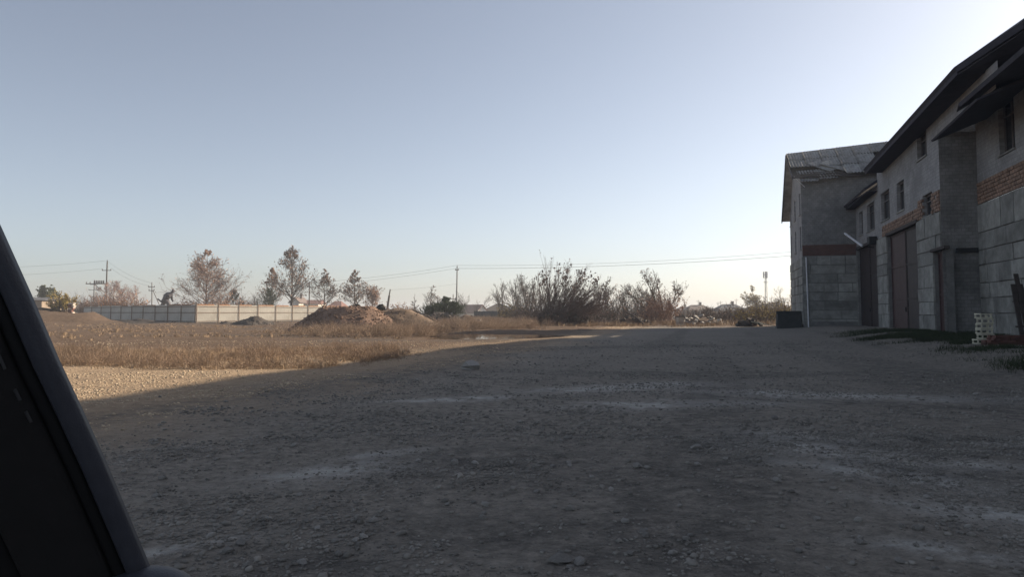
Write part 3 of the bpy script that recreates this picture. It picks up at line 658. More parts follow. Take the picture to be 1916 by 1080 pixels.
# red brick heap and dark timbers by the wall
def heap_bricks(x, y):
    t = empty('brick_heap', (x, y, float(gz(x, y)))); tag(t, 'low heap of dull red bricks beside the slatted crates', 'brick heap'); rg = random.Random(4); mt = mat('dull_red_brick', (.11,.055,.045), var=.3, scale=8, obj_var=.3)
    me = MB().box((-.125, -.06, -.0325), (.125, .06, .0325)).build('brick', mt, t); n0 = 0
    for lay in range(4):
        for i in range(5 - lay // 2):
            for j in range(3 - lay // 3):
                o = me if n0 == 0 else bpy.data.objects.new('brick', me.data)
                if n0: C.objects.link(o); o.parent = t
                n0 += 1; o.location = ((i - (4 - lay // 2) / 2) * .25 + rg.uniform(-.03, .03), (j - 1) * .14 + rg.uniform(-.03, .03), .03 + lay * .07); o.rotation_euler = (rg.uniform(-.06, .06), rg.uniform(-.06, .06), rg.uniform(-.3, .3))
bx2, by2 = G(1885, 652, .15); heap_bricks(bx2 + .2, by2 + .3)
def timbers(x, y):
    t = empty('timber_stack', (x, y, float(gz(x, y))), -TH); tag(t, 'dark weathered planks leaning on the warehouse wall', 'planks'); rg = random.Random(9)
    for k in range(7):
        xx = k * .16 + rg.uniform(-.03, .03); h = 1.9 + rg.uniform(-.35, .25)
        MB().bar((xx, rg.uniform(-.1, .1), -.05), (xx - .12 + rg.uniform(-.08, .08), .45 + rg.uniform(-.05, .1), h), .13, .04).build('plank', M['wood_dark'], t)
    for z in (.5, 1.25): MB().bar((-.1, .12 + z * .18, z), (1.2, .1 + z * .18, z + .05), .1, .05).build('cross_plank', M['wood_dark'], t)
tx, ty = G(1902, 648, .2); timbers(tx + 1.0, ty + 1.2)

# ------------------------------------------------------------------ plants: segments grown level by level
def prisms(P0, P1, r0, r1, k=3):
    n = len(P0); d = P1 - P0; d = d / np.maximum(np.linalg.norm(d, axis=1, keepdims=True), 1e-6)
    up = np.where(np.abs(d[:, 2:3]) < .9, np.array([[0, 0, 1.]]), np.array([[1., 0, 0]]))
    a = np.cross(d, up); a /= np.linalg.norm(a, axis=1, keepdims=True); b = np.cross(a, d)
    an = 2 * math.pi * np.arange(k) / k; ring = a[:, None] * np.cos(an)[None, :, None] + b[:, None] * np.sin(an)[None, :, None]
    V = np.concatenate([P0[:, None] + ring * np.asarray(r0)[:, None, None], P1[:, None] + ring * np.asarray(r1)[:, None, None]], 1).reshape(-1, 3)
    i = np.arange(k); base = np.stack([i, (i + 1) % k, k + (i + 1) % k, k + i], 1)
    Fq = (base[None] + (np.arange(n) * 2 * k)[:, None, None]).reshape(-1, 4); return V, Fq
def unit(v): return v / np.maximum(np.linalg.norm(v, axis=-1, keepdims=True), 1e-6)
class Lev:
    def __init__(s, B, D, Ln, Rd, cur): s.B, s.D, s.L, s.R, s.c = B, D, Ln, Rd, cur
    def pos(s, i, t): return s.B[i] + s.D[i] * (s.L[i] * t)[:, None] + np.array([0, 0, 1.])[None] * (s.c[i] * s.L[i] * t * t)[:, None]
    def tan(s, i, t): return unit(s.D[i] + np.array([0, 0, 1.])[None] * (2 * s.c[i] * t)[:, None])
    def segs(s, m, k, tip=.25, wob=0.0):
        n = len(s.B); out = []
        prev = s.pos(np.arange(n), np.zeros(n)); 
        for j in range(m):
            t1 = (j + 1) / m; p = s.pos(np.arange(n), np.full(n, t1))
            if wob: p = p + rng.normal(0, wob, p.shape) * (s.L * t1)[:, None]
            r0 = s.R * (1 - (1 - tip) * j / m); r1 = s.R * (1 - (1 - tip) * t1)
            out.append(prisms(prev, p, r0, r1, k)); prev = p
        return out
def child(lv, n, t0, t1, ang, angv, lf, rad, cur, up=0.0, tpow=1.0, wt=None):
    i = rng.choice(len(lv.B), n, p=None if wt is None else wt); t = t0 + (t1 - t0) * rng.uniform(0, 1, n) ** tpow
    B = lv.pos(i, t); T = lv.tan(i, t); a = R_(ang) + rng.normal(0, R_(angv), n)
    ran = rng.normal(0, 1, (n, 3)); pr = unit(ran - (ran * T).sum(1, keepdims=True) * T)
    D = unit(T * np.cos(a)[:, None] + pr * np.sin(a)[:, None] + np.array([0, 0, up])[None])
    return Lev(B, D, lf(i, t) * rng.uniform(.7, 1.2, n), np.minimum(rad(i, t), lv.R[i] * .8), np.full(n, cur)), t
def leaves(P, size, k=1):
    n = len(P); u = unit(rng.normal(0, 1, (n, 3))); v = unit(np.cross(u, rng.normal(0, 1, (n, 3)))); s_ = (size * rng.uniform(.6, 1.4, n))[:, None]
    V = np.stack([P - u * s_ * .5, P + v * s_ * .42, P + u * s_ * .5, P - v * s_ * .42], 1).reshape(-1, 3)
    return V, (np.arange(n) * 4)[:, None] + np.arange(4)[None]
def join(parts):
    Vs, Fs, off, idx = [], [], 0, []
    for (V, Fq, mi) in parts: Vs.append(V); Fs.append(Fq + off); off += len(V); idx.append(np.full(len(Fq), mi))
    return np.concatenate(Vs), np.concatenate(Fs), np.concatenate(idx)
def tree(name, label, X, Y, H, kind, leaf='leafrust', bark='bark', twig=None, spread=.3, n1=40, n2=10, n3=8, lsize=.2, nleaf=2500, group=None, lean=(0, 0), tw=.012, cat='tree', z=None, ltop=0.0, low=.12):
    z0 = float(gz(X, Y)) - .05 if z is None else z
    t = empty(name, (X, Y, z0)); tag(t, label, cat, group); tr, cr = [], []
    A = lambda *a: np.array(a, float)
    if kind == 'leader':
        l0 = Lev(A([0, 0, 0]), unit(A([lean[0], lean[1], 1])), A(H), A(H * .014 + .03), A(0.)); tr += l0.segs(8, 6, .12, .004)
        l1, t1 = child(l0, n1, low, .97, 58, 8, lambda i, t: H * spread * (1.03 - t) ** 1.1 * 1.4, lambda i, t: (.03 + .010 * H * .3) * (1.1 - t), .12, .1)
    elif kind == 'vase':
        ns = max(3, n1 // 8); az = rng.uniform(0, 6.28, ns); ti = np.abs(rng.normal(R_(26 * spread / .3), R_(10), ns))
        D = unit(np.stack([np.sin(ti) * np.cos(az) + lean[0], np.sin(ti) * np.sin(az) + lean[1], np.cos(ti)], 1))
        l0 = Lev(rng.normal(0, .12, (ns, 3)) * A(1, 1, 0), D, H * rng.uniform(.75, 1.05, ns), np.full(ns, H * .012 + .018), np.full(ns, .04)); tr += l0.segs(6, 5, .15, .012)
        l1, t1 = child(l0, n1, low + .08, .95, 30, 9, lambda i, t: H * .46 * (1.1 - t) ** .7, lambda i, t: (.02 + H * .006) * (1.15 - t), .10, .08)
    elif kind == 'trunk':                                           # single short trunk, rounded head
        l0 = Lev(A([0, 0, 0]), unit(A([lean[0], lean[1], 1])), A(H * .8), A(H * .018 + .03), A(0.)); tr += l0.segs(6, 6, .2, .012)
        l1, t1 = child(l0, n1, low + .1, 1, 42, 10, lambda i, t: H * spread * 1.35 * (1.15 - .6 * t), lambda i, t: (.02 + H * .006) * (1.2 - t), .2, .15)
    tr += l1.segs(4, 4, .25, .015)
    l2, t2 = child(l1, n1 * n2, .15, 1, 36, 11, lambda i, t: l1.L[i] * .46 * (1.15 - .5 * t), lambda i, t: np.full(len(t), tw * 1.4), .10, .04)
    l3, t3 = child(l2, n1 * n2 * n3 // 2, .2, 1, 38, 14, lambda i, t: l2.L[i] * .5, lambda i, t: np.full(len(t), tw), .1, .05)
    V, Fq, _ = join([(a, b, 0) for a, b in tr]); mesh('trunk', V, Fq, M[bark], t, True)
    parts = [(a, b, 0) for a, b in l2.segs(2, 3, .5, .02)] + [(a, b, 0) for a, b in l3.segs(1, 3, .5)]
    if nleaf:
        src = l3; i = rng.integers(0, len(src.B), nleaf * 3); u = rng.uniform(.85, 1.1, nleaf * 3); P = src.pos(i, u)
        cl = fbm(P[:, 0] * .9 + P[:, 1] * .5, P[:, 2] * .9, 13 + int(H * 10)); wgt = (.5 + .5 * sstep(.40, .60, cl)) * (.35 + .65 * sstep(ltop - .2, ltop + .4, P[:, 2] / H) if ltop else 1)
        P = P[rng.uniform(0, 1, len(P)) < wgt][:nleaf]; P = P + rng.normal(0, .05, P.shape); a, b = leaves(P, lsize); parts.append((a, b, 1))
    V, Fq, mi = join(parts); mesh('crown', V, Fq, [M[twig or bark], M[leaf]], t, False, mi); return t
def bush(name, label, X, Y, H, Wd, leaf='leafdull', twig='barkred', n=160, nleaf=2500, lsize=.12, group=None, cat='shrub', z=None, dp=None):
    z0 = float(gz(X, Y)) - .05 if z is None else z
    t = empty(name, (X, Y, z0)); tag(t, label, cat, group); dp = dp or Wd
    B = np.stack([rng.uniform(-.4, .4, n) * Wd, rng.uniform(-.4, .4, n) * dp, np.zeros(n)], 1)
    D = unit(np.stack([rng.normal(0, .35, n) + B[:, 0] / Wd, rng.normal(0, .35, n) + B[:, 1] / dp, np.ones(n)], 1))
    l0 = Lev(B, D, H * rng.uniform(.45, 1.0, n) * (1 - .45 * (np.abs(B[:, 0]) * 2 / Wd) ** 2), np.full(n, .018 + H * .003), np.full(n, .05))
    V, Fq, _ = join([(a, b, 0) for a, b in l0.segs(3, 3, .3, .02)]); mesh('stems', V, Fq, M[twig], t)['kind'] = 'stuff'
    l1, _ = child(l0, n * 5, .2, 1, 35, 12, lambda i, t_: l0.L[i] * .38, lambda i, t_: np.full(len(t_), .012), .1, .1)
    l2, _ = child(l1, n * 12, .2, 1, 35, 14, lambda i, t_: l1.L[i] * .5, lambda i, t_: np.full(len(t_), .009), .1, .05)
    parts = [(a, b, 0) for a, b in l1.segs(2, 3, .5)] + [(a, b, 0) for a, b in l2.segs(1, 3, .5)]
    if nleaf:
        i = rng.integers(0, len(l2.B), nleaf); a, b = leaves(l2.pos(i, rng.uniform(.2, 1.1, nleaf)) + rng.normal(0, .04, (nleaf, 3)), lsize); parts.append((a, b, 1))
    V, Fq, mi = join(parts); mesh('foliage', V, Fq, [M[twig], M[leaf]], t, False, mi); return t
def pine(name, label, X, Y, H, Wd, group=None, z=None):
    z0 = float(gz(X, Y)) - .05 if z is None else z
    t = empty(name, (X, Y, z0)); tag(t, label, 'tree', group); A = lambda *a: np.array(a, float)
    l0 = Lev(A([0, 0, 0]), A([0., 0, 1]), A(H), A(.06 + H * .01), A(0.)); V, Fq, _ = join([(a, b, 0) for a, b in l0.segs(5, 6, .15, .01)]); mesh('trunk', V, Fq, M['bark'], t)
    l1, _ = child(l0, 60, .12, 1, 62, 9, lambda i, u: Wd * .62 * (1.12 - u), lambda i, u: np.full(len(u), .022), .28, .05)
    l2, _ = child(l1, 420, .25, 1, 38, 12, lambda i, u: l1.L[i] * .4, lambda i, u: np.full(len(u), .012), .2, .1)
    n = 9000; i = rng.integers(0, len(l2.B), n); u = rng.uniform(.1, 1.05, n); P = l2.pos(i, u); D = unit(l2.tan(i, u) + rng.normal(0, .55, (n, 3)))
    nd = prisms(P, P + D * .15, np.full(n, .009), np.full(n, .003), 3)
    V, Fq, mi = join([(a, b, 0) for a, b in l1.segs(3, 3, .3)] + [(a, b, 0) for a, b in l2.segs(1, 3, .4)] + [(*nd, 1)]); mesh('crown', V, Fq, [M['bark'], M['needle']], t, False, mi); return t

# --- trees behind the sheet fence
TB = 'russet trees behind the sheet fence'
tree('plane_tree', 'broad russet-leaved tree with upright leader behind the fence corner', XA(386, 112), 112, 10.6, 'leader', 'leafrust', 'barkred', spread=.46, n1=76, n2=12, n3=8, lsize=.16, nleaf=3600, low=.16)
tree('plane_tree', 'tallest narrow tree with brown seed clusters behind the pale fence', XA(546, 118), 118, 11.9, 'leader', 'leafdull', 'bark', spread=.36, n1=64, n2=10, n3=6, lsize=.2, nleaf=2600, low=.2)
tree('plane_tree', 'leafy shorter tree crowding the tallest narrow tree', XA(509, 121), 121, 8.6, 'leader', 'leafrust', 'bark', spread=.3, n1=50, n2=9, n3=6, lsize=.18, nleaf=2000, low=.2)
tree('plane_tree', 'medium pyramid tree standing between house and dirt heap', XA(607, 119), 119, 8.2, 'leader', 'leafdull', 'bark', spread=.36, n1=44, n2=9, n3=6, lsize=.18, nleaf=1500, low=.2)
tree('plane_tree', 'medium pyramid tree rising above the big dirt heap', XA(664, 119), 119, 8.1, 'leader', 'leafdull', 'bark', spread=.36, n1=48, n2=9, n3=6, lsize=.18, nleaf=1900, low=.2)
tree('plane_tree', 'low round rust-leaved tree beside the leaning pole', XA(697, 116), 116, 4.6, 'trunk', 'leafrust', 'barkred', spread=.36, n1=36, n2=9, n3=7, lsize=.16, nleaf=1800)
tree('birch_tree', 'white-trunked birch with pinkish bare twigs behind the grey fence', XA(236, 116), 116, 7.0, 'vase', 'leafrust', 'birch', 'twigpink', spread=.32, n1=34, n2=12, n3=8, nleaf=300, lsize=.14)
tree('birch_tree', 'slender white-trunked birch beside the forked birch', XA(268, 120), 120, 6.2, 'vase', 'leafrust', 'birch', 'twigpink', spread=.26, n1=26, n2=11, n3=8, nleaf=200, lsize=.14)
for px, H, Wd, lf, lab in ((205, 3.6, 6, 'leafrust', 'low russet thicket by the transformer pole'), (232, 2.9, 6, 'leaforange', 'orange thicket at the foot of the birches'), (420, 3.6, 6, 'leafrust', 'russet thicket beside the broad russet tree'), (350, 3.0, 5, 'leafrust', 'russet thicket beneath the broad tree'), (180, 3.0, 4, 'leafdull', 'dull brown thicket at the end of the grey fence')):
    bush('thicket', lab, XA(px, 110), 110, H, Wd, lf, 'barkred', 150, 2600, .17, None, 'thicket')
pine('conifer_tree', 'dark green conifer behind the pale fence', XA(502, 112), 112, 4.6, 3.6)
pine('conifer_tree', 'dark conifer at the edge of the russet thicket', XA(437, 114), 114, 4.4, 3.4)
bush('scrub', 'grey bare scrub between the fence trees', XA(478, 128), 128, 4.4, 5, 'leafdull', 'barkgrey', 120, 300)
bush('scrub', 'pale grey scrub far beyond the bank', XA(150, 150), 150, 5.2, 10, 'leafdull', 'barkgrey', 160, 600)
tree('round_tree', 'dark round evergreen tree beyond the low green roof', XA(88, 130), 130, 5.0, 'trunk', 'leafgreen', 'bark', spread=.34, n1=50, n2=9, n3=7, lsize=.22, nleaf=6500, z=0)
bush('shrub', 'yellow-green leafy shrub on top of the earth bank', XA(116, 76), 76, 1.75, 1.5, 'leafyel', 'barkgrey', 70, 3200, .11)
bush('shrub', 'orange-brown shrub behind the leaning pole', XA(748, 92), 92, 1.9, 4.5, 'leafrust', 'barkred', 110, 2200, .14)

# --- trees and scrub behind the rubble and to the building
BT = 'bare trees along the far side of the yard'
tree('bare_tree', 'pale bare tree behind the young conifers', XA(806, 105), 105, 4.8, 'vase', 'leafdull', 'barkgrey', spread=.36, n1=34, n2=7, n3=5, nleaf=250, lsize=.13)
tree('bare_tree', 'thin bare sapling behind the broken rubble', XA(776, 105), 105, 3.9, 'leader', 'leafdull', 'barkgrey', spread=.22, n1=26, n2=7, n3=5, nleaf=0)
tree('bare_tree', 'small bare fan-shaped tree over the white-gabled house', XA(880, 140), 140, 6.2, 'vase', 'leafdull', 'barkgrey', spread=.42, n1=26, n2=9, n3=6, nleaf=0)
tree('bare_tree', 'twin-stemmed bare tree in front of the tan gable', XA(940, 100), 100, 5.0, 'vase', 'leafdull', 'barkgrey', spread=.2, n1=22, n2=7, n3=5, nleaf=0)
tree('bare_tree', 'bare tree with a wide spray of branches beside the leaning bush', XA(985, 92), 92, 5.9, 'vase', 'leafdull', 'barkgrey', spread=.34, n1=40, n2=7, n3=5, nleaf=0)
tree('bare_tree', 'bare wind-bent tree behind the leaning bush', XA(1122, 88), 88, 5.4, 'vase', 'leafdull', 'barkgrey', spread=.24, n1=26, n2=7, n3=5, nleaf=200, lean=(.12, 0))
tree('bare_tree', 'bare many-stemmed tree just behind the leaning bush', XA(1012, 90), 90, 6.3, 'vase', 'leafdull', 'barkgrey', spread=.36, n1=40, n2=7, n3=5, nleaf=0)
tree('bare_tree', 'slight bare tree between the twin-stemmed tree and the wide spray', XA(962, 97), 97, 5.6, 'vase', 'leafdull', 'barkgrey', spread=.3, n1=30, n2=7, n3=5, nleaf=0)
for px, Y, H in ((1150, 96, 5.0), (1172, 92, 4.6), (1195, 98, 4.9), (1212, 94, 4.4)):
    tree('bare_tree', 'slim bare tree in the grey row behind the dark debris pile', XA(px, Y), Y, H, 'vase', 'leafdull', 'barkgrey', spread=.24, n1=22, n2=7, n3=5, nleaf=60, lsize=.12, group=BT)
tree('spreading_tree', 'wide open bare tree arching over the tiled houses', XA(1243, 76), 76, 5.9, 'vase', 'leafdull', 'bark', spread=.46, n1=40, n2=7, n3=5, nleaf=250, lsize=.13, lean=(.22, 0), ltop=.2)
bush('shrub', 'orange-leaved shrub at the foot of the wide bare tree', XA(1236, 74), 74, 3.0, 2.6, 'leafrust', 'barkred', 90, 1700, .13)
# the big leaning bush: many raked shoots from a dark base
def leaning_bush(X, Y):
    t = empty('leaning_bush', (X, Y, float(gz(X, Y)) - .05)); tag(t, 'huge bush of raked stems with leaves at the tips and dark base', 'bush'); n = 260
    f = rng.uniform(0, 1, n) ** .75; B = np.stack([rng.normal(-1.1, .65, n) + .6 * f, rng.normal(0, .6, n), np.zeros(n)], 1)
    D = unit(np.stack([-.15 + 1.7 * f + rng.normal(0, .08, n), rng.normal(0, .2, n), 1.0 - .45 * f], 1))
    l0 = Lev(B, D, rng.uniform(3.4, 5.2, n) * (1 - .1 * f), np.full(n, .028), np.full(n, .03)); V, Fq, _ = join([(a, b, 0) for a, b in l0.segs(5, 4, .25, .008)]); mesh('stems', V, Fq, M['barkbush'], t)['kind'] = 'stuff'
    l1, _ = child(l0, n * 5, .25, 1, 17, 7, lambda i, u: l0.L[i] * .26, lambda i, u: np.full(len(u), .012), .05, .0)
    l2, _ = child(l1, n * 12, .2, 1, 25, 12, lambda i, u: l1.L[i] * .45, lambda i, u: np.full(len(u), .010), .1, .05)
    parts = [(a, b, 0) for a, b in l1.segs(2, 3, .5)] + [(a, b, 0) for a, b in l2.segs(1, 3, .5)]
    i = rng.integers(0, len(l2.B), 9000); P = l2.pos(i, rng.uniform(.6, 1.1, 9000)); P = P[rng.uniform(0, 1, 9000) < sstep(2.4, 5.2, P[:, 2]) * .8 * sstep(.36, .52, fbm(P[:, 0] * 1.3, P[:, 2] * 1.3, 8))]
    a, b = leaves(P + rng.normal(0, .05, P.shape), .16); parts.append((a, b, 1))
    k = 2600; B2 = np.stack([rng.normal(-.2, 1.7, k), rng.normal(-.2, .8, k), rng.uniform(0, 1.3, k)], 1); D2 = unit(rng.normal(0, 1, (k, 3)) + np.array([.5, 0, .5])); a, b = prisms(B2, B2 + D2 * .6, np.full(k, .014), np.full(k, .006)); parts.append((a, b, 0))
    V, Fq, mi = join(parts); mesh('foliage', V, Fq, [M['barkbush'], M['leafbush']], t, False, mi)
    k = 1700; bx3 = rng.uniform(-2.3, 2.6, k); B3 = np.stack([bx3, rng.normal(-.1, .7, k), rng.uniform(0, 1, k) ** 1.4 * (1.0 + .5 * fbm(bx3 * 1.5, bx3 * 0, 4)) * sstep(-2.4, -1.2, bx3) * (1 - .5 * sstep(.5, 2.8, bx3))], 1); a, b = leaves(B3, .26); mesh('bramble_base', a, b, M['darksoil'], t)
leaning_bush(XA(1046, 66), 66)
for px, Y, H, Wd, lf, nl, lab in ((960, 88, 1.9, 3.0, 'leafyel', 1700, 'yellow-leaved shrub at the end of the dark sheet fence'), (1000, 84, 2.6, 6, 'leafdull', 900, 'grey-brown scrub to the fence side of the leaning bush'), (1115, 78, 2.0, 6, 'leafdull', 1000, 'brown scrub trailing from the leaning bush'), (1160, 82, 2.4, 7, 'leafdull', 1100, 'brown scrub behind the dark debris pile'),
                                  (1205, 86, 2.5, 6, 'leafdull', 900, 'brown scrub beside the orange-leaved shrub'), (1300, 84, 1.6, 9, 'leafdull', 1500, 'low brown scrub behind the pale rubble'), (1362, 86, 1.7, 9, 'leafdull', 1600, 'low brown scrub before the large tiled house'), (1440, 78, 2.1, 7, 'leafyel', 2600, 'olive-brown scrub next to the gable block'), (1412, 84, 1.9, 7, 'leafdull', 1800, 'brown scrub before the dark-roofed house')):
    bush('scrub', lab, XA(px, Y), Y, H, Wd, lf, 'barkgrey' if lf == 'leafdull' else 'bark', 150, nl, .12, None, 'scrub')
tree('round_tree', 'rounded tree with sunlit yellow edge below the mast', XA(1427, 135), 135, 5.7, 'vase', 'leafyel', 'bark', spread=.5, n1=50, n2=10, n3=7, nleaf=1500, lsize=.16, z=-.5)
tree('bare_tree', 'thin bare tree half hidden by the gable block', XA(1474, 120), 120, 6.0, 'vase', 'leafdull', 'barkgrey', spread=.3, n1=22, n2=7, n3=5, nleaf=0, z=-.3)
for px, H in ((818, 1.7), (834, 2.4), (849, 1.9), (803, 1.5)):
    pine('young_pine', 'young green pine growing out of the rubble', XA(px, 72), 72 + (px % 3), H, 2.2, 'young pines among the rubble')

# ------------------------------------------------------------------ grass and weeds
def blades(name, P, h, wd, m, label, lean=.35, parent=None, tuft=0.0, hseed=5):
    n = len(P); az = rng.uniform(0, 6.28, n); ln = np.abs(rng.normal(0, lean, n))
    if tuft:                                     # gather blades into tufts that splay outwards
        c = P[rng.integers(0, n, n // 26 + 1)]; ci = rng.integers(0, len(c), n); rad = np.abs(rng.normal(0, tuft, n)); th_ = rng.uniform(.55, 1.25, len(c))[ci]
        P = c[ci] + np.stack([np.cos(az) * rad, np.sin(az) * rad, np.zeros(n)], 1); ln = ln * (.5 + rad / tuft * .6)
    else: th_ = 1.0
    hh = h * rng.uniform(.35, 1.15, n) * th_ * (.35 + 1.25 * fbm(P[:, 0] * .8, P[:, 1] * .8, hseed))
    d = np.stack([np.cos(az) * ln, np.sin(az) * ln, np.ones(n)], 1); side = np.stack([-np.sin(az + 1), np.cos(az + 1), np.zeros(n)], 1) * (wd * rng.uniform(.6, 1.4, n))[:, None]
    mid = P + d * (hh * .55)[:, None]; tip = P + d * hh[:, None] + np.stack([np.cos(az) * ln * hh * .5, np.sin(az) * ln * hh * .5, -ln * hh * .3], 1)
    V = np.stack([P - side * .5, P + side * .5, mid + side * .4, mid - side * .4, tip], 1).reshape(-1, 3); b = (np.arange(n) * 5)[:, None]
    Fq = np.concatenate([b + np.array([[0, 1, 2]]), b + np.array([[0, 2, 3]]), b + np.array([[3, 2, 4]])]); o = mesh(name, V, Fq, m, parent); tag(o, label, kind='stuff'); return o
def weeds(name, P, h, m, label, per=22, wd=.0035, hseed=6):      # wiry branching plants: twigs in every direction round each root
    n = len(P); hp = h * rng.uniform(.4, 1.2, n) * (.35 + 1.25 * fbm(P[:, 0] * .8, P[:, 1] * .8, hseed)); i = np.repeat(np.arange(n), per); k = len(i)
    f = rng.uniform(0, .55, k); D = unit(rng.normal(0, .55, (k, 3)) + np.array([0, 0, .75])); D[:, 2] = np.abs(D[:, 2]); B = P[i] + np.stack([rng.normal(0, .05, k) * hp[i] / .3, rng.normal(0, .05, k) * hp[i] / .3, f * hp[i]], 1)
    L = hp[i] * rng.uniform(.25, .6, k); V, Fq = prisms(B, B + D * L[:, None], np.full(k, wd), np.full(k, wd * .5), 3); o = mesh(name, V, Fq, m); tag(o, label, kind='stuff'); return o
def area(n, poly_px, seed, sc_=.6, th=.42, zoff=-.01):
    q = np.array([G(*p) for p in poly_px]); x0, y0 = q.min(0); x1, y1 = q.max(0)
    x = rng.uniform(x0, x1, n * 5); y = rng.uniform(y0, y1, n * 5); ins = np.zeros(len(x), bool); j = len(q) - 1
    for i in range(len(q)):
        c = ((q[i, 1] > y) != (q[j, 1] > y)) & (x < (q[j, 0] - q[i, 0]) * (y - q[i, 1]) / (q[j, 1] - q[i, 1] + 1e-9) + q[i, 0]); ins ^= c; j = i
    ok = ins & (rng.uniform(0, 1, len(x)) < .06 + sstep(th - .12, th + .12, fbm(x * sc_, y * sc_, seed))); x, y = x[ok][:n], y[ok][:n]; jj = .016 * np.median(y); x = x + rng.normal(0, jj, len(x)) * (rng.uniform(0, 1, len(x)) < .4); y = y + rng.normal(0, jj, len(y)) * (rng.uniform(0, 1, len(y)) < .4)
    return np.stack([x, y, gz(x, y) + zoff], 1)
g1 = [(-260, 692), (120, 689), (350, 692), (560, 690), (700, 680), (755, 668), (740, 656), (600, 652), (350, 656), (100, 652), (-260, 655)]
blades('dry_grass', area(44000, g1, 61, .8, .48), .15, .005, M['straw'], 'tan dry grass strip along the sunlit yard edge', .6, tuft=.10)
weeds('dry_weeds', area(2400, g1, 62, .6, .50), .33, M['straw2'], 'wiry brown weeds in the dry grass strip')
g2 = [(660, 632), (800, 628), (860, 621), (1000, 615), (1010, 606), (900, 602), (800, 604), (700, 612), (560, 622), (540, 628)]
weeds('dry_weeds', area(3000, g2, 63, .4, .46), .75, M['straw2'], 'brown wiry weeds between the dirt heap and the puddle', 26, .007)
g3 = [(-300, 640), (760, 640), (760, 626), (430, 608), (60, 606), (-300, 612)]
blades('dry_grass', area(16000, g3, 64, .25, .52), .16, .014, M['straw'], 'sparse dry grass over the brown field', .5, tuft=.15)
g4 = [(1130, 612), (1280, 612), (1480, 606), (1480, 599), (1280, 602), (1120, 606), (1000, 606), (950, 603), (950, 609)]
blades('dry_grass', area(34000, g4, 65, .3, .38), .42, .02, M['straw'], 'dry grass verge along the far edge of the yard', .45, tuft=.2)
def gr_strip():
    n = 60000; s_ = rng.uniform(13, 42, n * 3); r = rng.uniform(4.6, 10.2, n * 3); k = fbm(r * .5, s_ * .5, 66)
    ok = (rng.uniform(0, 1, n * 3) < sstep(.30, .50, k) * sstep(5.0, 6.8, r + (k - .5) * 3) * (1 - sstep(30, 44, s_) * .8)) & ((r < 8.85) | (s_ < sEnd - .1)); r, s_ = r[ok][:n], s_[ok][:n]; x, y = xy(r, s_)
    blades('green_grass', np.stack([x, y, gz(x, y) - .01], 1), .17, .010, M['grass'], 'dark green grass growing along the warehouse wall', .5)
gr_strip()

# ------------------------------------------------------------------ heaps
def mound(name, label, X, Y, Wd, Dp, H, m, seed, sharp=1.2, rough=.25, clods=0, csize=.1, cm=None, cat='dirt heap', skew=0.0, res=44, flat=0.0):
    z0 = float(gz(X, Y)) - .12; t = empty(name, (X, Y, z0)); tag(t, label, cat)
    u = np.linspace(-1.05, 1.05, res); U, Vv = np.meshgrid(u, u)
    def hgt(U, Vv):
        U2 = U - skew * (1 - np.abs(U)); d = np.sqrt(U2 ** 2 + Vv ** 2) + (fbm(U * 2.2 + seed, Vv * 2.2, seed) - .47) * rough * 1.6
        h = np.clip((1 - d) / (1 - flat), 0, 1); h = np.where(h < 1, h ** sharp, 1.0)
        return H * h * (1 + (fbm(U * 5, Vv * 5 + seed, seed + 5) - .47) * rough * 1.5) + (fbm(U * 14, Vv * 14, seed + 9) - .47) * .10 * H * rough * 4 * (h > .02)
    Z = hgt(U, Vv); V = np.stack([U * Wd, Vv * Dp, Z], -1).reshape(-1, 3); ii = (np.arange(res - 1)[:, None] * res + np.arange(res - 1)[None]).ravel()
    mesh('body', V, np.stack([ii, ii + 1, ii + res + 1, ii + res], 1), m, t, True)
    if clods:
        d = np.sqrt(rng.uniform(0, .95, clods)); a_ = rng.uniform(0, 6.28, clods); U, Vv = d * np.cos(a_), d * np.sin(a_)
        P = np.stack([U * Wd, Vv * Dp, hgt(U, Vv)], 1); scatter('clods', P, csize * (.35 + rng.power(.4, clods)), cm or m, None, t)
    return t
mound('dirt_heap', 'big heap of reddish clay clods in front of the pale fence', XA(652, 46), 46, 3.8, 2.8, 1.55, M['redsoil'], 3, .95, .18, 1900, .08, skew=-.05, flat=.45)
mound('dirt_heap', 'smooth brown tail of the reddish clay heap', XA(735, 47), 47.4, 4.2, 2.8, 1.40, M['soil'], 8, 1.05, .18, 900, .05, flat=.25)
mound('dirt_heap', 'low dark dirt heap against the pale sheet fence', XA(478, 70), 70, 2.3, 1.7, 1.0, M['darksoil'], 12, 1.0, .4, 260, .08)
mound('dirt_heap', 'small dark dirt lump next to the low dirt heap', XA(424, 71), 71, .9, .8, .42, M['darksoil'], 14, 1.0, .4, 60, .06)
mound('dirt_heap', 'rounded brown soil heap behind the reddish clay heap', XA(664, 70), 70, 2.6, 2.4, 2.0, M['soil'], 16, .9, .15, 80, .06)
mound('dirt_heap', 'reddish soil crest beside the rounded soil heap', XA(628, 74), 74, 2.0, 1.8, 1.7, M['redsoil'], 19, .9, .2, 80, .06)
mound('dirt_heap', 'long dark mound imitating the shade at the foot of the grey fence', XA(262, 76), 76, 4.2, 1.5, .55, M['darksoil'], 23, 1.0, .3, 90, .07)  # dark mound added to stand in for the fence's shadow strip
mound('earth_bank', 'overgrown soil bank under the young pines', XA(820, 70), 70, 4.6, 2.6, 1.2, M['darksoil'], 27, .9, .35, 500, .13, cm=M['darksoil'], cat='soil bank')
mound('earth_bank', 'sloping soil bank ending at the dark sheet fence', XA(872, 74), 74, 2.4, 2.0, .95, M['soil'], 29, .9, .35, 260, .10, cat='soil bank')
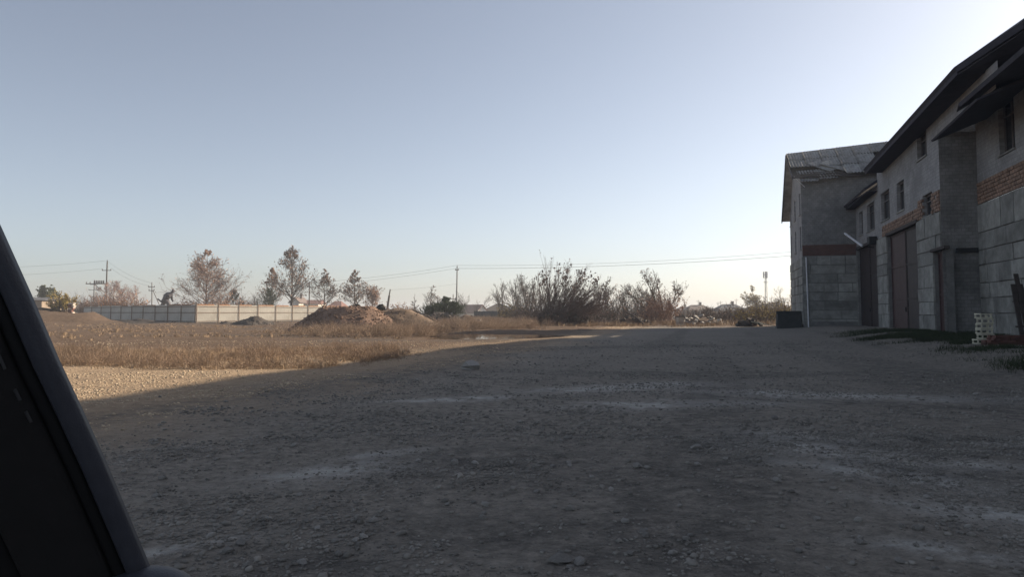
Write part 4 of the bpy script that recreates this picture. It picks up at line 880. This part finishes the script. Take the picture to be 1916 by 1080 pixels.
for (px, py, wd, lab) in ((668, 571, .3, 'black bin bag lying on top of the reddish clay heap'), (712, 574, .42, 'black plastic bundle propped on the brown heap tail')):
    x, y, z = AT(px, py + 3, 47.5); t = rock_mesh('bin_bag', int(px), M['black'], 9, 7, .22); o = bpy.data.objects.new('bin_bag', t); C.objects.link(o); o.location = (x, y, z - .05); o.scale = (wd * .8, wd * .8, wd * 1.3); tag(o, lab, 'bin bag')
def chunks(name, label, X, Y, Wd, Dp, H, n, m, seed, smin=.12, smax=.4, cat='rubble heap', slabs=.5):
    t = empty(name, (X, Y, float(gz(X, Y)) - .05)); tag(t, label, cat); rg = random.Random(seed); ms = []
    for k in range(6):
        q = MB(); a, b, c = rg.uniform(.6, 1), rg.uniform(.4, .8), rg.uniform(.15, .5); V = np.array([(x, y, z) for z in (-c, c) for x, y in ((-a, -b), (a, -b), (a, b), (-a, b))]) * np.random.default_rng(seed + k).uniform(.6, 1.1, (8, 3))
        q.add(V, BOXF); o = q.build('chunk', m, t); ms.append(o)
    base = mesh('soil_base', *(lambda u: (np.stack([np.outer(np.cos(u[1]), u[0]).ravel() * Wd, np.outer(np.sin(u[1]), u[0]).ravel() * Dp, (np.ones((24, 1)) * (H * .75 * (1 - u[0] ** 1.3))[None]).ravel() - .02 + (fbm(np.outer(np.cos(u[1]), u[0]).ravel() * 4, np.outer(np.sin(u[1]), u[0]).ravel() * 4, seed) - .47) * H * .5], 1), np.array([(i * 8 + j, i * 8 + j + 1, ((i + 1) % 24) * 8 + j + 1, ((i + 1) % 24) * 8 + j) for i in range(24) for j in range(7)])))((np.linspace(0, 1, 8), np.linspace(0, 2 * math.pi, 24, endpoint=False))), M['soil'], t)
    for k in range(n):
        o = ms[k] if k < 6 else bpy.data.objects.new('chunk', ms[k % 6].data)
        if k >= 6: C.objects.link(o); o.parent = t
        d = math.sqrt(rg.random()) ; a = rg.uniform(0, 6.28); s_ = rg.uniform(smin, smax)
        o.location = (Wd * d * math.cos(a), Dp * d * math.sin(a), H * (1 - d ** 1.3) * .8 + rg.uniform(-.02, .12)); o.scale = (s_,) * 3; o.rotation_euler = (rg.uniform(-.6, .6), rg.uniform(-.6, .6), rg.uniform(0, 6.3))
    return t
chunks('rubble_heap', 'pale heap of broken concrete chunks beyond the block pillar', XA(1312, 68), 68, 2.5, 1.5, .95, 70, M['rubble'], 31, .14, .38)
chunks('debris_heap', 'dark heap of tangled roots and clods by the bare trees', XA(1182, 66), 66, 1.7, 1.1, .95, 46, M['darksoil'], 33, .14, .42, 'debris heap')
chunks('rubble_heap', 'dark uprooted clods and slabs below the young pines', XA(838, 66), 66, 2.0, 1.2, 1.0, 50, M['darksoil'], 35, .15, .5)
chunks('rubble_heap', 'scattered pale slabs beside the dark sheet fence', XA(893, 66), 66, 1.4, .8, .5, 24, M['rubble'], 37, .1, .28)
chunks('brick_heap', 'dark stack of rubble blocks near the olive scrub', XA(1402, 60), 60, .95, .7, .75, 26, M['darksoil'], 39, .2, .42)
for (x_, y_, l) in ((XA(798, 64), 64, 1.6), (XA(768, 60), 60, 1.1), (XA(1186, 65), 65, 1.2)):
    t = empty('tree_stump_root', (x_, y_, float(gz(x_, y_)))); tag(t, 'pale uprooted root sticking out of the rubble', 'root', 'uprooted roots in the rubble')
    q = MB(); q.tube((-.7 * l, 0, 1.25), (.1, 0, .75), .05, .07); q.tube((.1, 0, .75), (.8 * l, -.1, .0), .07, .1); q.build('limb', M['barkgrey'], t); MB().tube((-.2, 0, .95), (.35, .3, 1.35), .045, .02).build('side_root', M['barkgrey'], t)
def pillar(px, py, Y, w_, h, label):
    x = XA(px, Y); t = empty('block_pillar', (x, Y, float(gz(x, Y)) - .05), .3); tag(t, label, 'pillar'); n = int(h / .2)
    for k in range(n): MB().box((-w_ / 2 + .01 * (k % 2), -w_ / 2, k * .2 + .006), (w_ / 2 - .01 * (k % 2), w_ / 2, k * .2 + .194)).build('block', M['redbrick_r'] if 0 else M['rubble'], t)
    MB().box((-w_ / 2 - .06, -w_ / 2 - .06, n * .2), (w_ / 2 + .06, w_ / 2 + .06, n * .2 + .07)).build('cap', M['wood_dark'], t)
pillar(1271, 600, 62, .48, .8, 'short square block pillar with flat cap at the yard edge')
t = empty('long_plank', (XA(1426, 58), 58, float(gz(XA(1426, 58), 58)) + .02)); tag(t, 'pale plank sloping down from the dark rubble blocks', 'plank'); MB().bar((-.9, 0, .38), (.9, -.2, .03), .16, .05).build('board', M['crate'], t); MB().bar((-.9, .02, .0), (-.9, .02, .36), .1).build('prop', M['wood_dark'], t)
# white and red block post on the bank
x, y = XA(136, 75), 75; t = empty('gate_post', (x, y, float(gz(x, y)) - .15)); tag(t, 'crumbling red and white brick post on the earth bank', 'post'); pr = mat('post_red_brick', (.20,.09,.07), var=.3, obj_var=.2); pw = mat('post_lime_brick', (.46,.40,.34), var=.25, obj_var=.2)
for k in range(9):
    MB().box((-.30 + .04 * (k % 2), -.2, k * .13), (.0 + .04 * (k % 3), .2, k * .13 + .124)).build('brick', pr if k % 4 else pw, t)
    if k not in (2, 3): MB().box((.045 + .04 * (k % 3), -.21, k * .13 + .004), (.30 - .05 * ((k * 5) % 3), .2, k * .13 + .122)).build('brick', pw if k != 4 else pr, t)

# ------------------------------------------------------------------ sheet fence
def fence(name, label, p0, p1, nb, H, first=True, shade=False):
    p0 = np.array(p0, float); p1 = np.array(p1, float); d = p1 - p0; L = np.linalg.norm(d); ang = math.atan2(d[1], d[0])
    t = empty(name, (*p0, 0), ang); tag(t, label, 'fence'); bw = L / nb; k = 26; rg = random.Random(nb)
    x = np.linspace(0, bw - .02, k * 4 + 1); y = .022 * np.sign(np.sin(2 * math.pi * np.arange(k * 4 + 1) / 4 + .3))
    for i in range(nb):
        gx_, gy_ = p0 + d * ((i + .5) / nb); g0 = float(gz(gx_, gy_)) if abs(float(gz(gx_, gy_))) < .4 else 0
        hv = H + np.repeat(rg_n.uniform(-.03, .03, k + 1), 4)[:k * 4 + 1]
        V = np.concatenate([np.stack([x, y, np.full_like(x, .06)], 1), np.stack([x, y, hv], 1)]); n_ = k * 4 + 1
        o = mesh('sheet_panel', V, np.array([(j, j + 1, n_ + j + 1, n_ + j) for j in range(k * 4)]), M['fence'], t); o.location = (i * bw, 0, 0)
        for zz in (.14, H * .55, H - .22):
            MB().box((.035, -.075, zz), (bw - .035, -.03, zz + .07)).build('rail', M['fencepost'], t).location = (i * bw, 0, 0)
        if rg.random() < .7: MB().box((.03, -.028, H - .07), (bw * rg.uniform(.5, .97), .034, H - .01 + .06)).build('capping', M['rust'], t).location = (i * bw, 0, 0)
    for i in range(nb + 1): MB().box((-.05, -.13, -.3), (.05, -.078, H + .02)).build('post', M['fencepost'], t).location = (i * bw, 0, 0)
    return t
rg_n = np.random.default_rng(3)
CN = np.array([XA(368, 77), 77.]); FL = np.array([XA(158, 100), 100.]); FRt = CN + (np.array([XA(600, 97), 97.]) - CN) * 1.75
fence('sheet_fence', 'shaded blue-grey corrugated sheet fence running back from the corner', FL, CN, 10, 1.9)
fence('sheet_fence', 'sunlit cream corrugated sheet fence with brown posts', CN, FRt, 12, 1.9)
# dark low fence by the houses
p = np.array([XA(888, 112), 112.]); q = np.array([XA(957, 108), 108.]); d = q - p; t = empty('dark_fence', (*p, -.1), math.atan2(d[1], d[0])); tag(t, 'low dark sheet fence in front of the tan gable', 'fence'); nb_ = 4; bw = np.linalg.norm(d) / nb_
for i in range(nb_): MB().box((i * bw + .02, 0, .05), ((i + 1) * bw - .02, .03, 1.38)).build('panel', M['fdark'], t)
for i in range(nb_ + 1): MB().box((i * bw - .04, -.06, -.2), (i * bw + .04, -.004, 1.44)).build('post', M['fdark'], t)

# ------------------------------------------------------------------ poles, wires, mast
def pole(px, Y, ztop, label, arms=((.3, 1.2),), m='pole', strut=None, lean=0.0, rad=.13, platform=False, base=None, name='utility_pole', group=None):
    x = XA(px, Y); zb = float(gz(x, Y)) - .1 if base is None else base; h = ztop - zb; t = empty(name, (x, Y, zb)); tag(t, label, 'pole', group); top = (lean * h, 0, h)
    MB().tube((0, 0, 0), top, rad, rad * .7).build('mast', M[m], t)
    for (dn_, ln) in arms:
        zz = h - dn_; c = MB().bar((lean * zz - ln / 2, -.12, zz), (lean * zz + ln / 2, -.12, zz), .09, .1).build('crossarm', M['pole'], t)
        for sx in (-1, 1): MB().tube((lean * zz + sx * (ln / 2 - .06), -.12, zz + .03), (lean * zz + sx * (ln / 2 - .06), -.12, zz + .26), .06, .045, 6).build('insulator', M['ceram'], c)
    MB().tube((lean * h, 0, h - .05), (lean * h, 0, h + .22), .06, .045, 6).build('insulator', M['ceram'], t)
    if strut: MB().tube((strut[0], .1, strut[2] if len(strut) > 2 else 0), (0, .02, h * strut[1]), rad * .75, rad * .6).build('strut', M[m], t)
    if platform:
        zz = h * .62; MB().bar((-3.3, -.15, zz), (.3, -.15, zz), .12, .12).build('platform_beam', M['pole'], t); MB().bar((-2.0, -.15, zz), (0, -.05, zz - 1.6), .09).build('brace', M['pole'], t)
        for k in range(6): MB().tube((-1.9 + k * .3, -.15, zz + .06), (-1.9 + k * .3, -.15, zz + .55), .12, .09, 7).build('switch_insulator', M['ceram'], t)
        for xx in (-3.2, -2.6): MB().tube((xx, -.15, zz + .05), (xx, -.15, zz + .3), .07, .05, 6).build('insulator', M['ceram'], t)
    return t
Y1 = 122.0
pole(199, Y1, ZA(489, Y1), 'tall switchgear pole with side platform of insulators', ((1.5, 1.5),), 'pole', None, 0, .14, True)
pole(176, 165, ZA(526, 165), 'far crossarm pole beside the switchgear pole', ((.8, 1.6), (2.0, 2.2)), 'pole')
pole(286, 118, ZA(531, 118), 'strutted pole behind the grey fence by the statue', ((.55, 1.0), (1.1, .9)), 'conpole', (2.2, .82), -.03, .10)
YP = 118.0
pole(854, YP, ZA(499, YP), 'tall slim pole carrying the yard wires behind the rubble', ((.55, .6),), 'conpole', (-2.1, .42), .012, .12)
pole(848, 126, ZA(553, 126), 'short post with lamp arm beside the tall slim pole', ((.6, .9),), 'conpole', None, 0, .1)
pole(579, 124, ZA(533, 124), 'dark pole in front of the far villa', ((.4, .7),), 'pole', None, 0, .12)
def stub(px, Y, ztop):
    x = XA(px, Y); t = empty('broken_pole', (x, Y, float(gz(x, Y)) - .1)); tag(t, 'leaning broken timber pole stump behind the dirt heaps', 'pole'); h = ztop - float(gz(x, Y))
    MB().tube((0, 0, 0), (.45, 0, h * .82), .17, .13).build('shaft', M['pole'], t); MB().bar((.42, 0, h * .8), (.58, 0, h + .05), .14, .1).build('splintered_top', M['pole'], t)
stub(722, 98, ZA(541, 98))
for px, Y, yt in ((1030, 104, 553), (968, 104, 552)): pole(px, Y, ZA(yt, Y), 'thin grey post among the bare trees', (), 'conpole', None, 0, .06, name='thin_post', group='thin posts among the trees')
for px, Y, yt in ((1343, 300, 566), (1348, 310, 564), (1377, 290, 560), (1398, 300, 568), (1465, 280, 557), (1306, 300, 562)):
    pole(px, Y, ZA(yt, Y), 'distant power pole standing among the tiled houses', ((.5, 1.4),), 'pole', None, 0, .14, base=-1.7, group='distant poles among the houses')
NP = (XA(1600, 96), 96.0); pole(1600, 96, 9.4, 'line pole hidden behind the gable block', ((.55, .6),), 'conpole', None, 0, .12)
def wire(label, a, b, sag, r=.014, n=18):
    t = np.linspace(0, 1, n); P = np.array(a)[None] * (1 - t)[:, None] + np.array(b)[None] * t[:, None]; P[:, 2] -= sag * 4 * t * (1 - t)
    V, Fq = prisms(P[:-1], P[1:], np.full(n - 1, r), np.full(n - 1, r), 4); o = mesh('power_wire', V, Fq, M['wire']); tag(o, label, 'wire')
x8 = XA(854, YP) + .1; ztp = ZA(499, YP)
wire('upper wire from the tall slim pole to the gable block', (x8, YP, ztp + .2), (NP[0], NP[1], 9.4 + .2), .75)
wire('lower wire from the tall slim pole to the gable block', (x8 + .2, YP - .12, ztp - .3), (NP[0] - .2, NP[1], 9.0), .62, .02)
x5 = XA(579, 124); z5 = ZA(533, 124)
wire('upper wire from the tall slim pole towards the villa', (x8, YP, ztp + .2), (x5, 124, z5 + .3), .3)
wire('lower wire from the tall slim pole towards the villa', (x8 - .2, YP - .12, ztp - .3), (x5, 124, z5 - .2), .3)
wire('low wire between the slim pole and the broken pole stump', (x8, YP, ZA(531, YP)), (XA(727, 98) + .3, 98, ZA(541, 98) - .1), .15, .012)
x1 = XA(199, Y1)
for k, (zz, lab) in enumerate(((489, 'top wire from the switchgear pole to the strutted pole'), (503, 'second wire from the switchgear pole to the strutted pole'))):
    wire(lab, (x1 + (.7 if k else 0), Y1 - .12, ZA(zz, Y1) + .1), (XA(286, 118) - .2, 118, ZA(531 + 6 * k, 118) + .1), .5, .012)
wire('high wire running off past the earth bank', (x1, Y1, ZA(489, Y1) + .1), (XA(-200, 118), 118, ZA(500, 118)), .6, .012)
wire('low wire running off past the earth bank', (x1 - .7, Y1, ZA(503, Y1)), (XA(-200, 118), 118, ZA(515, 118)), .6, .012)
def cell_mast(px, Y, yt):
    x = XA(px, Y); h = ZA(yt, Y) + 1.7; t = empty('antenna_mast', (x, Y, -1.7)); tag(t, 'slim antenna mast with panel aerials behind the rounded tree', 'mast')
    for k in range(3):
        a = k * 2.094; MB().tube((.5 * math.cos(a), .5 * math.sin(a), 0), (.22 * math.cos(a), .22 * math.sin(a), h), .06, .05, 5).build('leg', M['conpole'], t)
    q = MB()
    for j in range(24):
        z = h * j / 24; f = .5 - .28 * j / 24
        for k in range(3): a, b = k * 2.094, (k + 1) * 2.094; q.bar((f * math.cos(a), f * math.sin(a), z), (f * math.cos(b), f * math.sin(b), z + h / 24), .04)
    tag(q.build('bracing', M['conpole'], t), kind='stuff')
    for k in range(3):
        a = k * 2.094 + .5; MB().box((.55 * math.cos(a) - .15, .55 * math.sin(a) - .1, h - 1.9), (.55 * math.cos(a) + .15, .55 * math.sin(a) + .1, h - .1)).build('panel_aerial', M['whitepipe'], t)
    for zz in (h * .78, h - 1): MB().tube((0, 0, zz), (0, 0, zz + .12), .62, .62, 9).build('aerial_ring', M['conpole'], t)
cell_mast(1433, 210, 508)

# ------------------------------------------------------------------ houses
def house(px0, px1, Y, yr, ye, kind, mw, mr, label, depth=8.0, zb=-1.7, chim=1, rot=0.0, name='house', wins_=0, gw_='wallwhite', ridge=None):
    x0, x1 = XA(px0, Y), XA(px1, Y); w_ = x1 - x0; zr, ze = ZA(yr, Y) - zb, ZA(ye, Y) - zb; t = empty(name, ((x0 + x1) / 2, Y, zb), rot); tag(t, label, 'house'); hw = w_ / 2; o_ = .35
    MB().box((-hw + o_, 0, 0), (hw - o_, depth, ze + .02)).build('wall', M[mw], t)
    if kind == 'hip':
        rl = hw * .42; V = [(-hw, -o_, ze), (hw, -o_, ze), (hw, depth + o_, ze), (-hw, depth + o_, ze), (-rl, depth / 2, zr), (rl, depth / 2, zr)]; rf = mesh('roof', V, [(0, 1, 5, 4), (1, 2, 5), (2, 3, 4, 5), (3, 0, 4), (3, 2, 1, 0)], M[mr], t)
    elif kind == 'side':            # ridge parallel to the view plane
        V = [(-hw, -o_, ze), (hw, -o_, ze), (hw, depth + o_, ze), (-hw, depth + o_, ze), (-hw, depth / 2, zr), (hw, depth / 2, zr)]; rf = mesh('roof', V, [(0, 1, 5, 4), (1, 2, 5), (2, 3, 4, 5), (3, 0, 4), (3, 2, 1, 0)], M[mr], t)
    else:                           # gable towards the yard
        rf = MB().poly([(0, -o_, zr), (-hw - .1, -o_, ze - .1), (-hw - .1, depth, ze - .1), (0, depth, zr)], -.16).poly([(0, -o_, zr), (0, depth, zr), (hw + .1, depth, ze - .1), (hw + .1, -o_, ze - .1)], -.16).build('roof', M[mr], t)
        MB().poly([(-hw + o_, -.01, ze), (hw - o_, -.01, ze), (0, -.01, zr - .15)], .08).build('gable', M[gw_], t)
    if chim: MB().box((hw * .15, depth * .45, zr - .3), (hw * .15 + .55, depth * .45 + .55, zr + .75)).build('chimney', M['roofbrown'], rf)
    for k in range(wins_):
        xx = -hw + w_ * (k + 1) / (wins_ + 1); f = MB().box((xx - .55, -.06, ze * .35), (xx + .55, .02, ze * .8)).build('window', M['wallwhite'], t); MB().box((xx - .43, -.075, ze * .4), (xx + .43, -.064, ze * .76)).build('pane', M['glass'], f)
    return t
house(862, 899, 205, 571, 584, 'side', 'wallpale', 'roofgrey', 'grey-roofed cottage wing beside the white gable', 7, chim=0, wins_=2)
house(886, 918, 200, 570, 585, 'gable', 'wallpale', 'roofred', 'small house with sunlit white gable behind the dark fence', 7, chim=0, rot=.75)
house(898, 968, 215, 566.5, 583, 'gable', 'walltan', 'roofgrey', 'wide tan-gabled house with grey roof behind the dark fence', 12, gw_='walltan')
house(1285, 1338, 200, 570.5, 580.5, 'hip', 'walltan', 'roofbrown', 'brown hip-roofed house behind the pale rubble heap', 9, wins_=2)
house(1270, 1296, 225, 574, 582, 'hip', 'walltan', 'roofred', 'small reddish-roofed house beside the brown hip roof', 8)
house(1343, 1403, 190, 569, 582.5, 'hip', 'walltan', 'roofgrey', 'large grey hip-roofed house with central chimney', 9, wins_=3)
house(1408, 1444, 185, 570, 579, 'hip', 'fdark', 'roofgrey', 'dark low-roofed house behind the olive scrub', 8, chim=0)
house(1438, 1482, 205, 565, 577, 'hip', 'walltan', 'roofbrown', 'brown hip-roofed house next to the gable block', 9, chim=0)
house(540, 562, 190, 555.5, 566, 'gable', 'wallpale', 'roofbrown', 'far villa with pale gable and windows above the fence', 9, wins_=2, gw_='wallpale')
house(560, 598, 195, 561, 569, 'side', 'wallpale', 'roofred', 'far red-roofed house adjoining the pale villa', 8, wins_=3, chim=0)
house(612, 640, 185, 563, 574, 'hip', 'wallpale', 'roofred', 'small red-roofed house behind the dirt heaps', 8, chim=0, wins_=2)
house(-60, 84, 100, 556, 562, 'side', 'walltan', mr='roofgrey', label='long low shed with greenish roof beyond the earth bank', depth=6, zb=-.2, chim=0)

# ------------------------------------------------------------------ statue behind the fence
def statue(px, Y):
    x = XA(px, Y); zt = ZA(576, Y); t = empty('statue', (x, Y, zt - 2.0)); tag(t, 'dark bronze statue of a striding figure leaning forward above the fence', 'statue')
    k = ZA(543, Y) - zt; k = k / 3.0
    V = [(-.35, 0, 1.35), (-.1, 0, 1.9), (.25, 0, 2.4), (.68, 0, 2.6), (.92, 0, 2.76), (1.02, 0, 2.84), (-.62, .2, .9), (-.95, .22, .5), (-1.4, .22, .12), (-1.6, .22, .08), (.1, -.2, .95), (.4, -.22, .55), (.72, -.2, .08), (.95, -.2, .05), (.0, -.55, 2.1), (-.35, -.6, 1.5), (-.8, -.55, 1.05), (.4, .55, 2.0), (.45, .65, 1.45), (.75, .55, 1.0), (-.3, .1, 2.2), (-.55, .1, 1.5), (-.6, .1, .75)]
    E = [(0, 1), (1, 2), (2, 3), (3, 4), (4, 5), (0, 6), (6, 7), (7, 8), (8, 9), (0, 10), (10, 11), (11, 12), (12, 13), (2, 14), (14, 15), (15, 16), (2, 17), (17, 18), (18, 19), (1, 20), (20, 21), (21, 22)]
    Rd = [.52, .60, .52, .22, .26, .24, .36, .26, .17, .13, .36, .26, .17, .13, .24, .19, .14, .24, .18, .13, .40, .40, .26]
    me = bpy.data.meshes.new('body'); me.from_pydata([tuple(np.array(v) * k) for v in V], E, []); o = bpy.data.objects.new('body', me); C.objects.link(o); o.parent = t; o.location = (0, 0, 2.0); me.materials.append(M['bronze'])
    sk = o.modifiers.new('skin', 'SKIN'); 
    for v, r in zip(me.skin_vertices[0].data, Rd): v.radius = (r * k * 1.22, r * k)
    me.skin_vertices[0].data[0].use_root = True
    o.modifiers.new('sub', 'SUBSURF').levels = 2; o.modifiers['sub'].render_levels = 2
    MB().tube((.92 * k, -.02, 2 + 2.95 * k), (.98 * k, -.02, 2 + 3.08 * k), .30 * k, .22 * k).build('cap', M['bronze'], t)
    MB().bar((-1.45 * k, -.5 * k, 2 + 1.5 * k), (-.6 * k, -.55 * k, 2 + .85 * k), .2 * k).build('rifle', M['bronze'], t); MB().bar((.75 * k, .3 * k, 2 + .45 * k), (1.75 * k, .3 * k, 2 + .85 * k), .1 * k).build('staff', M['bronze'], t)
    MB().box((-1.4 * k, -.9, 0), (1.5 * k, .9, 2.0 - .02)).build('plinth', M['rubble'], t); MB().box((-1.5 * k, -1.0, 1.86), (1.6 * k, 1.0, 2.0)).build('plinth_cap', M['rubble'], t)
statue(314, 104)

# ------------------------------------------------------------------ car window pillar beside the camera
def car():
    pts = [(-105, 268), (-30, 420), (30, 552), (84, 678), (128, 770), (172, 866), (210, 955), (246, 1040), (292, 1150), (338, 1260)]
    Y = np.linspace(.56, .70, len(pts)); path = np.array([AT(px, py, y) for (px, py), y in zip(pts, Y)])
    t = empty('car', (0, .6, 0)); tag(t, 'dark window pillar and cabin trim of the parked car', 'car'); off = np.array([0, .6, 0])
    def strip(name, prof, m, close=True):
        n = len(prof); V = np.concatenate([p[None] + np.array([(-u, v, -u * .35) for u, v in prof]) for p in path]) - off
        Fq = [(i * n + j, i * n + (j + 1) % n, (i + 1) * n + (j + 1) % n, (i + 1) * n + j) for i in range(len(path) - 1) for j in range(n)]
        Fq += [tuple(range(n))[::-1], tuple(range((len(path) - 1) * n, len(path) * n))]; return mesh(name, V, Fq, m, t, True)
    strip('outer_pillar', [(0, .02), (-.001, .012), (.001, .004), (.004, 0), (.008, -.001), (.0115, .003), (.0125, .012), (.012, .02)], M['carplast'])
    strip('rubber_seal', [(.0122, .025), (.0122, .006), (.014, .002), (.018, .001), (.022, .003), (.0245, .009), (.0245, .025)], M['carblack'])
    tr = strip('inner_trim', [(.024, .03), (.024, .004), (.026, -.001), (.031, -.002), (.055, -.004), (.085, -.002), (.092, .004), (.093, .03)], M['cartrim'])
    strip('door_seal', [(.0925, .034), (.0925, .010), (.098, .004), (.110, .004), (.117, .012), (.117, .034)], M['carblack'])
    strip('door_trim', [(.1165, .04), (.1165, .006), (.125, -.004), (.17, -.012), (.30, -.02), (.45, -.02), (.45, .04)], M['cartrim'])
    for i in (2.1, 2.7, 3.3, 3.75):
        a = int(i); p = path[a] + (path[a + 1] - path[a]) * (i - a); q = path[a] + (path[a + 1] - path[a]) * min(1, i - a + .22)
        o1 = np.array([-.0275, -.0035, -.0275 * .35]) - off; MB().bar(tuple(p + o1), tuple(q + o1), .0022, .002).build('seam_clip', M['carstitch'], tr)
    # rounded corner of the door top / mirror base
    c = np.array(AT(268, 1120, .68)) - off; V, Fq = [], []; k = 16
    for j in range(9):
        ph = math.pi * j / 16
        for i in range(k): a = 2 * math.pi * i / k; V.append((c[0] + .052 * math.cos(ph) * math.cos(a) * (1.0), c[1] + .05 * math.cos(ph) * math.sin(a), c[2] - .02 + .045 * math.sin(ph) ** .8))
    for j in range(8):
        for i in range(k): Fq.append((j * k + i, j * k + (i + 1) % k, (j + 1) * k + (i + 1) % k, (j + 1) * k + i))
    Fq.append(tuple(range(k))[::-1]); mesh('mirror_base', V, Fq, M['carplast'], t, True)
car()

# ------------------------------------------------------------------ thin autumn haze
x0, x1, y0, y1 = gx[0] - 5, gx[-1] + 5, gy[0] - 5, gy[-1] + 5
hz = MB().box((x0, y0, -4.0), (x1, y1, 17.0)).build('haze', None); tag(hz, 'thin pale autumn haze', kind='stuff')
hm = bpy.data.materials.new('haze'); hm.use_nodes = True; n = hm.node_tree; n.nodes.clear()
vo = n.nodes.new('ShaderNodeVolumePrincipled'); vo.inputs['Color'].default_value = (.80, .84, .90, 1); vo.inputs['Density'].default_value = .0010; vo.inputs['Anisotropy'].default_value = .25
mo = n.nodes.new('ShaderNodeOutputMaterial'); n.links.new(vo.outputs[0], mo.inputs['Volume']); hz.data.materials.append(hm)
sc.cycles.volume_bounces = 0
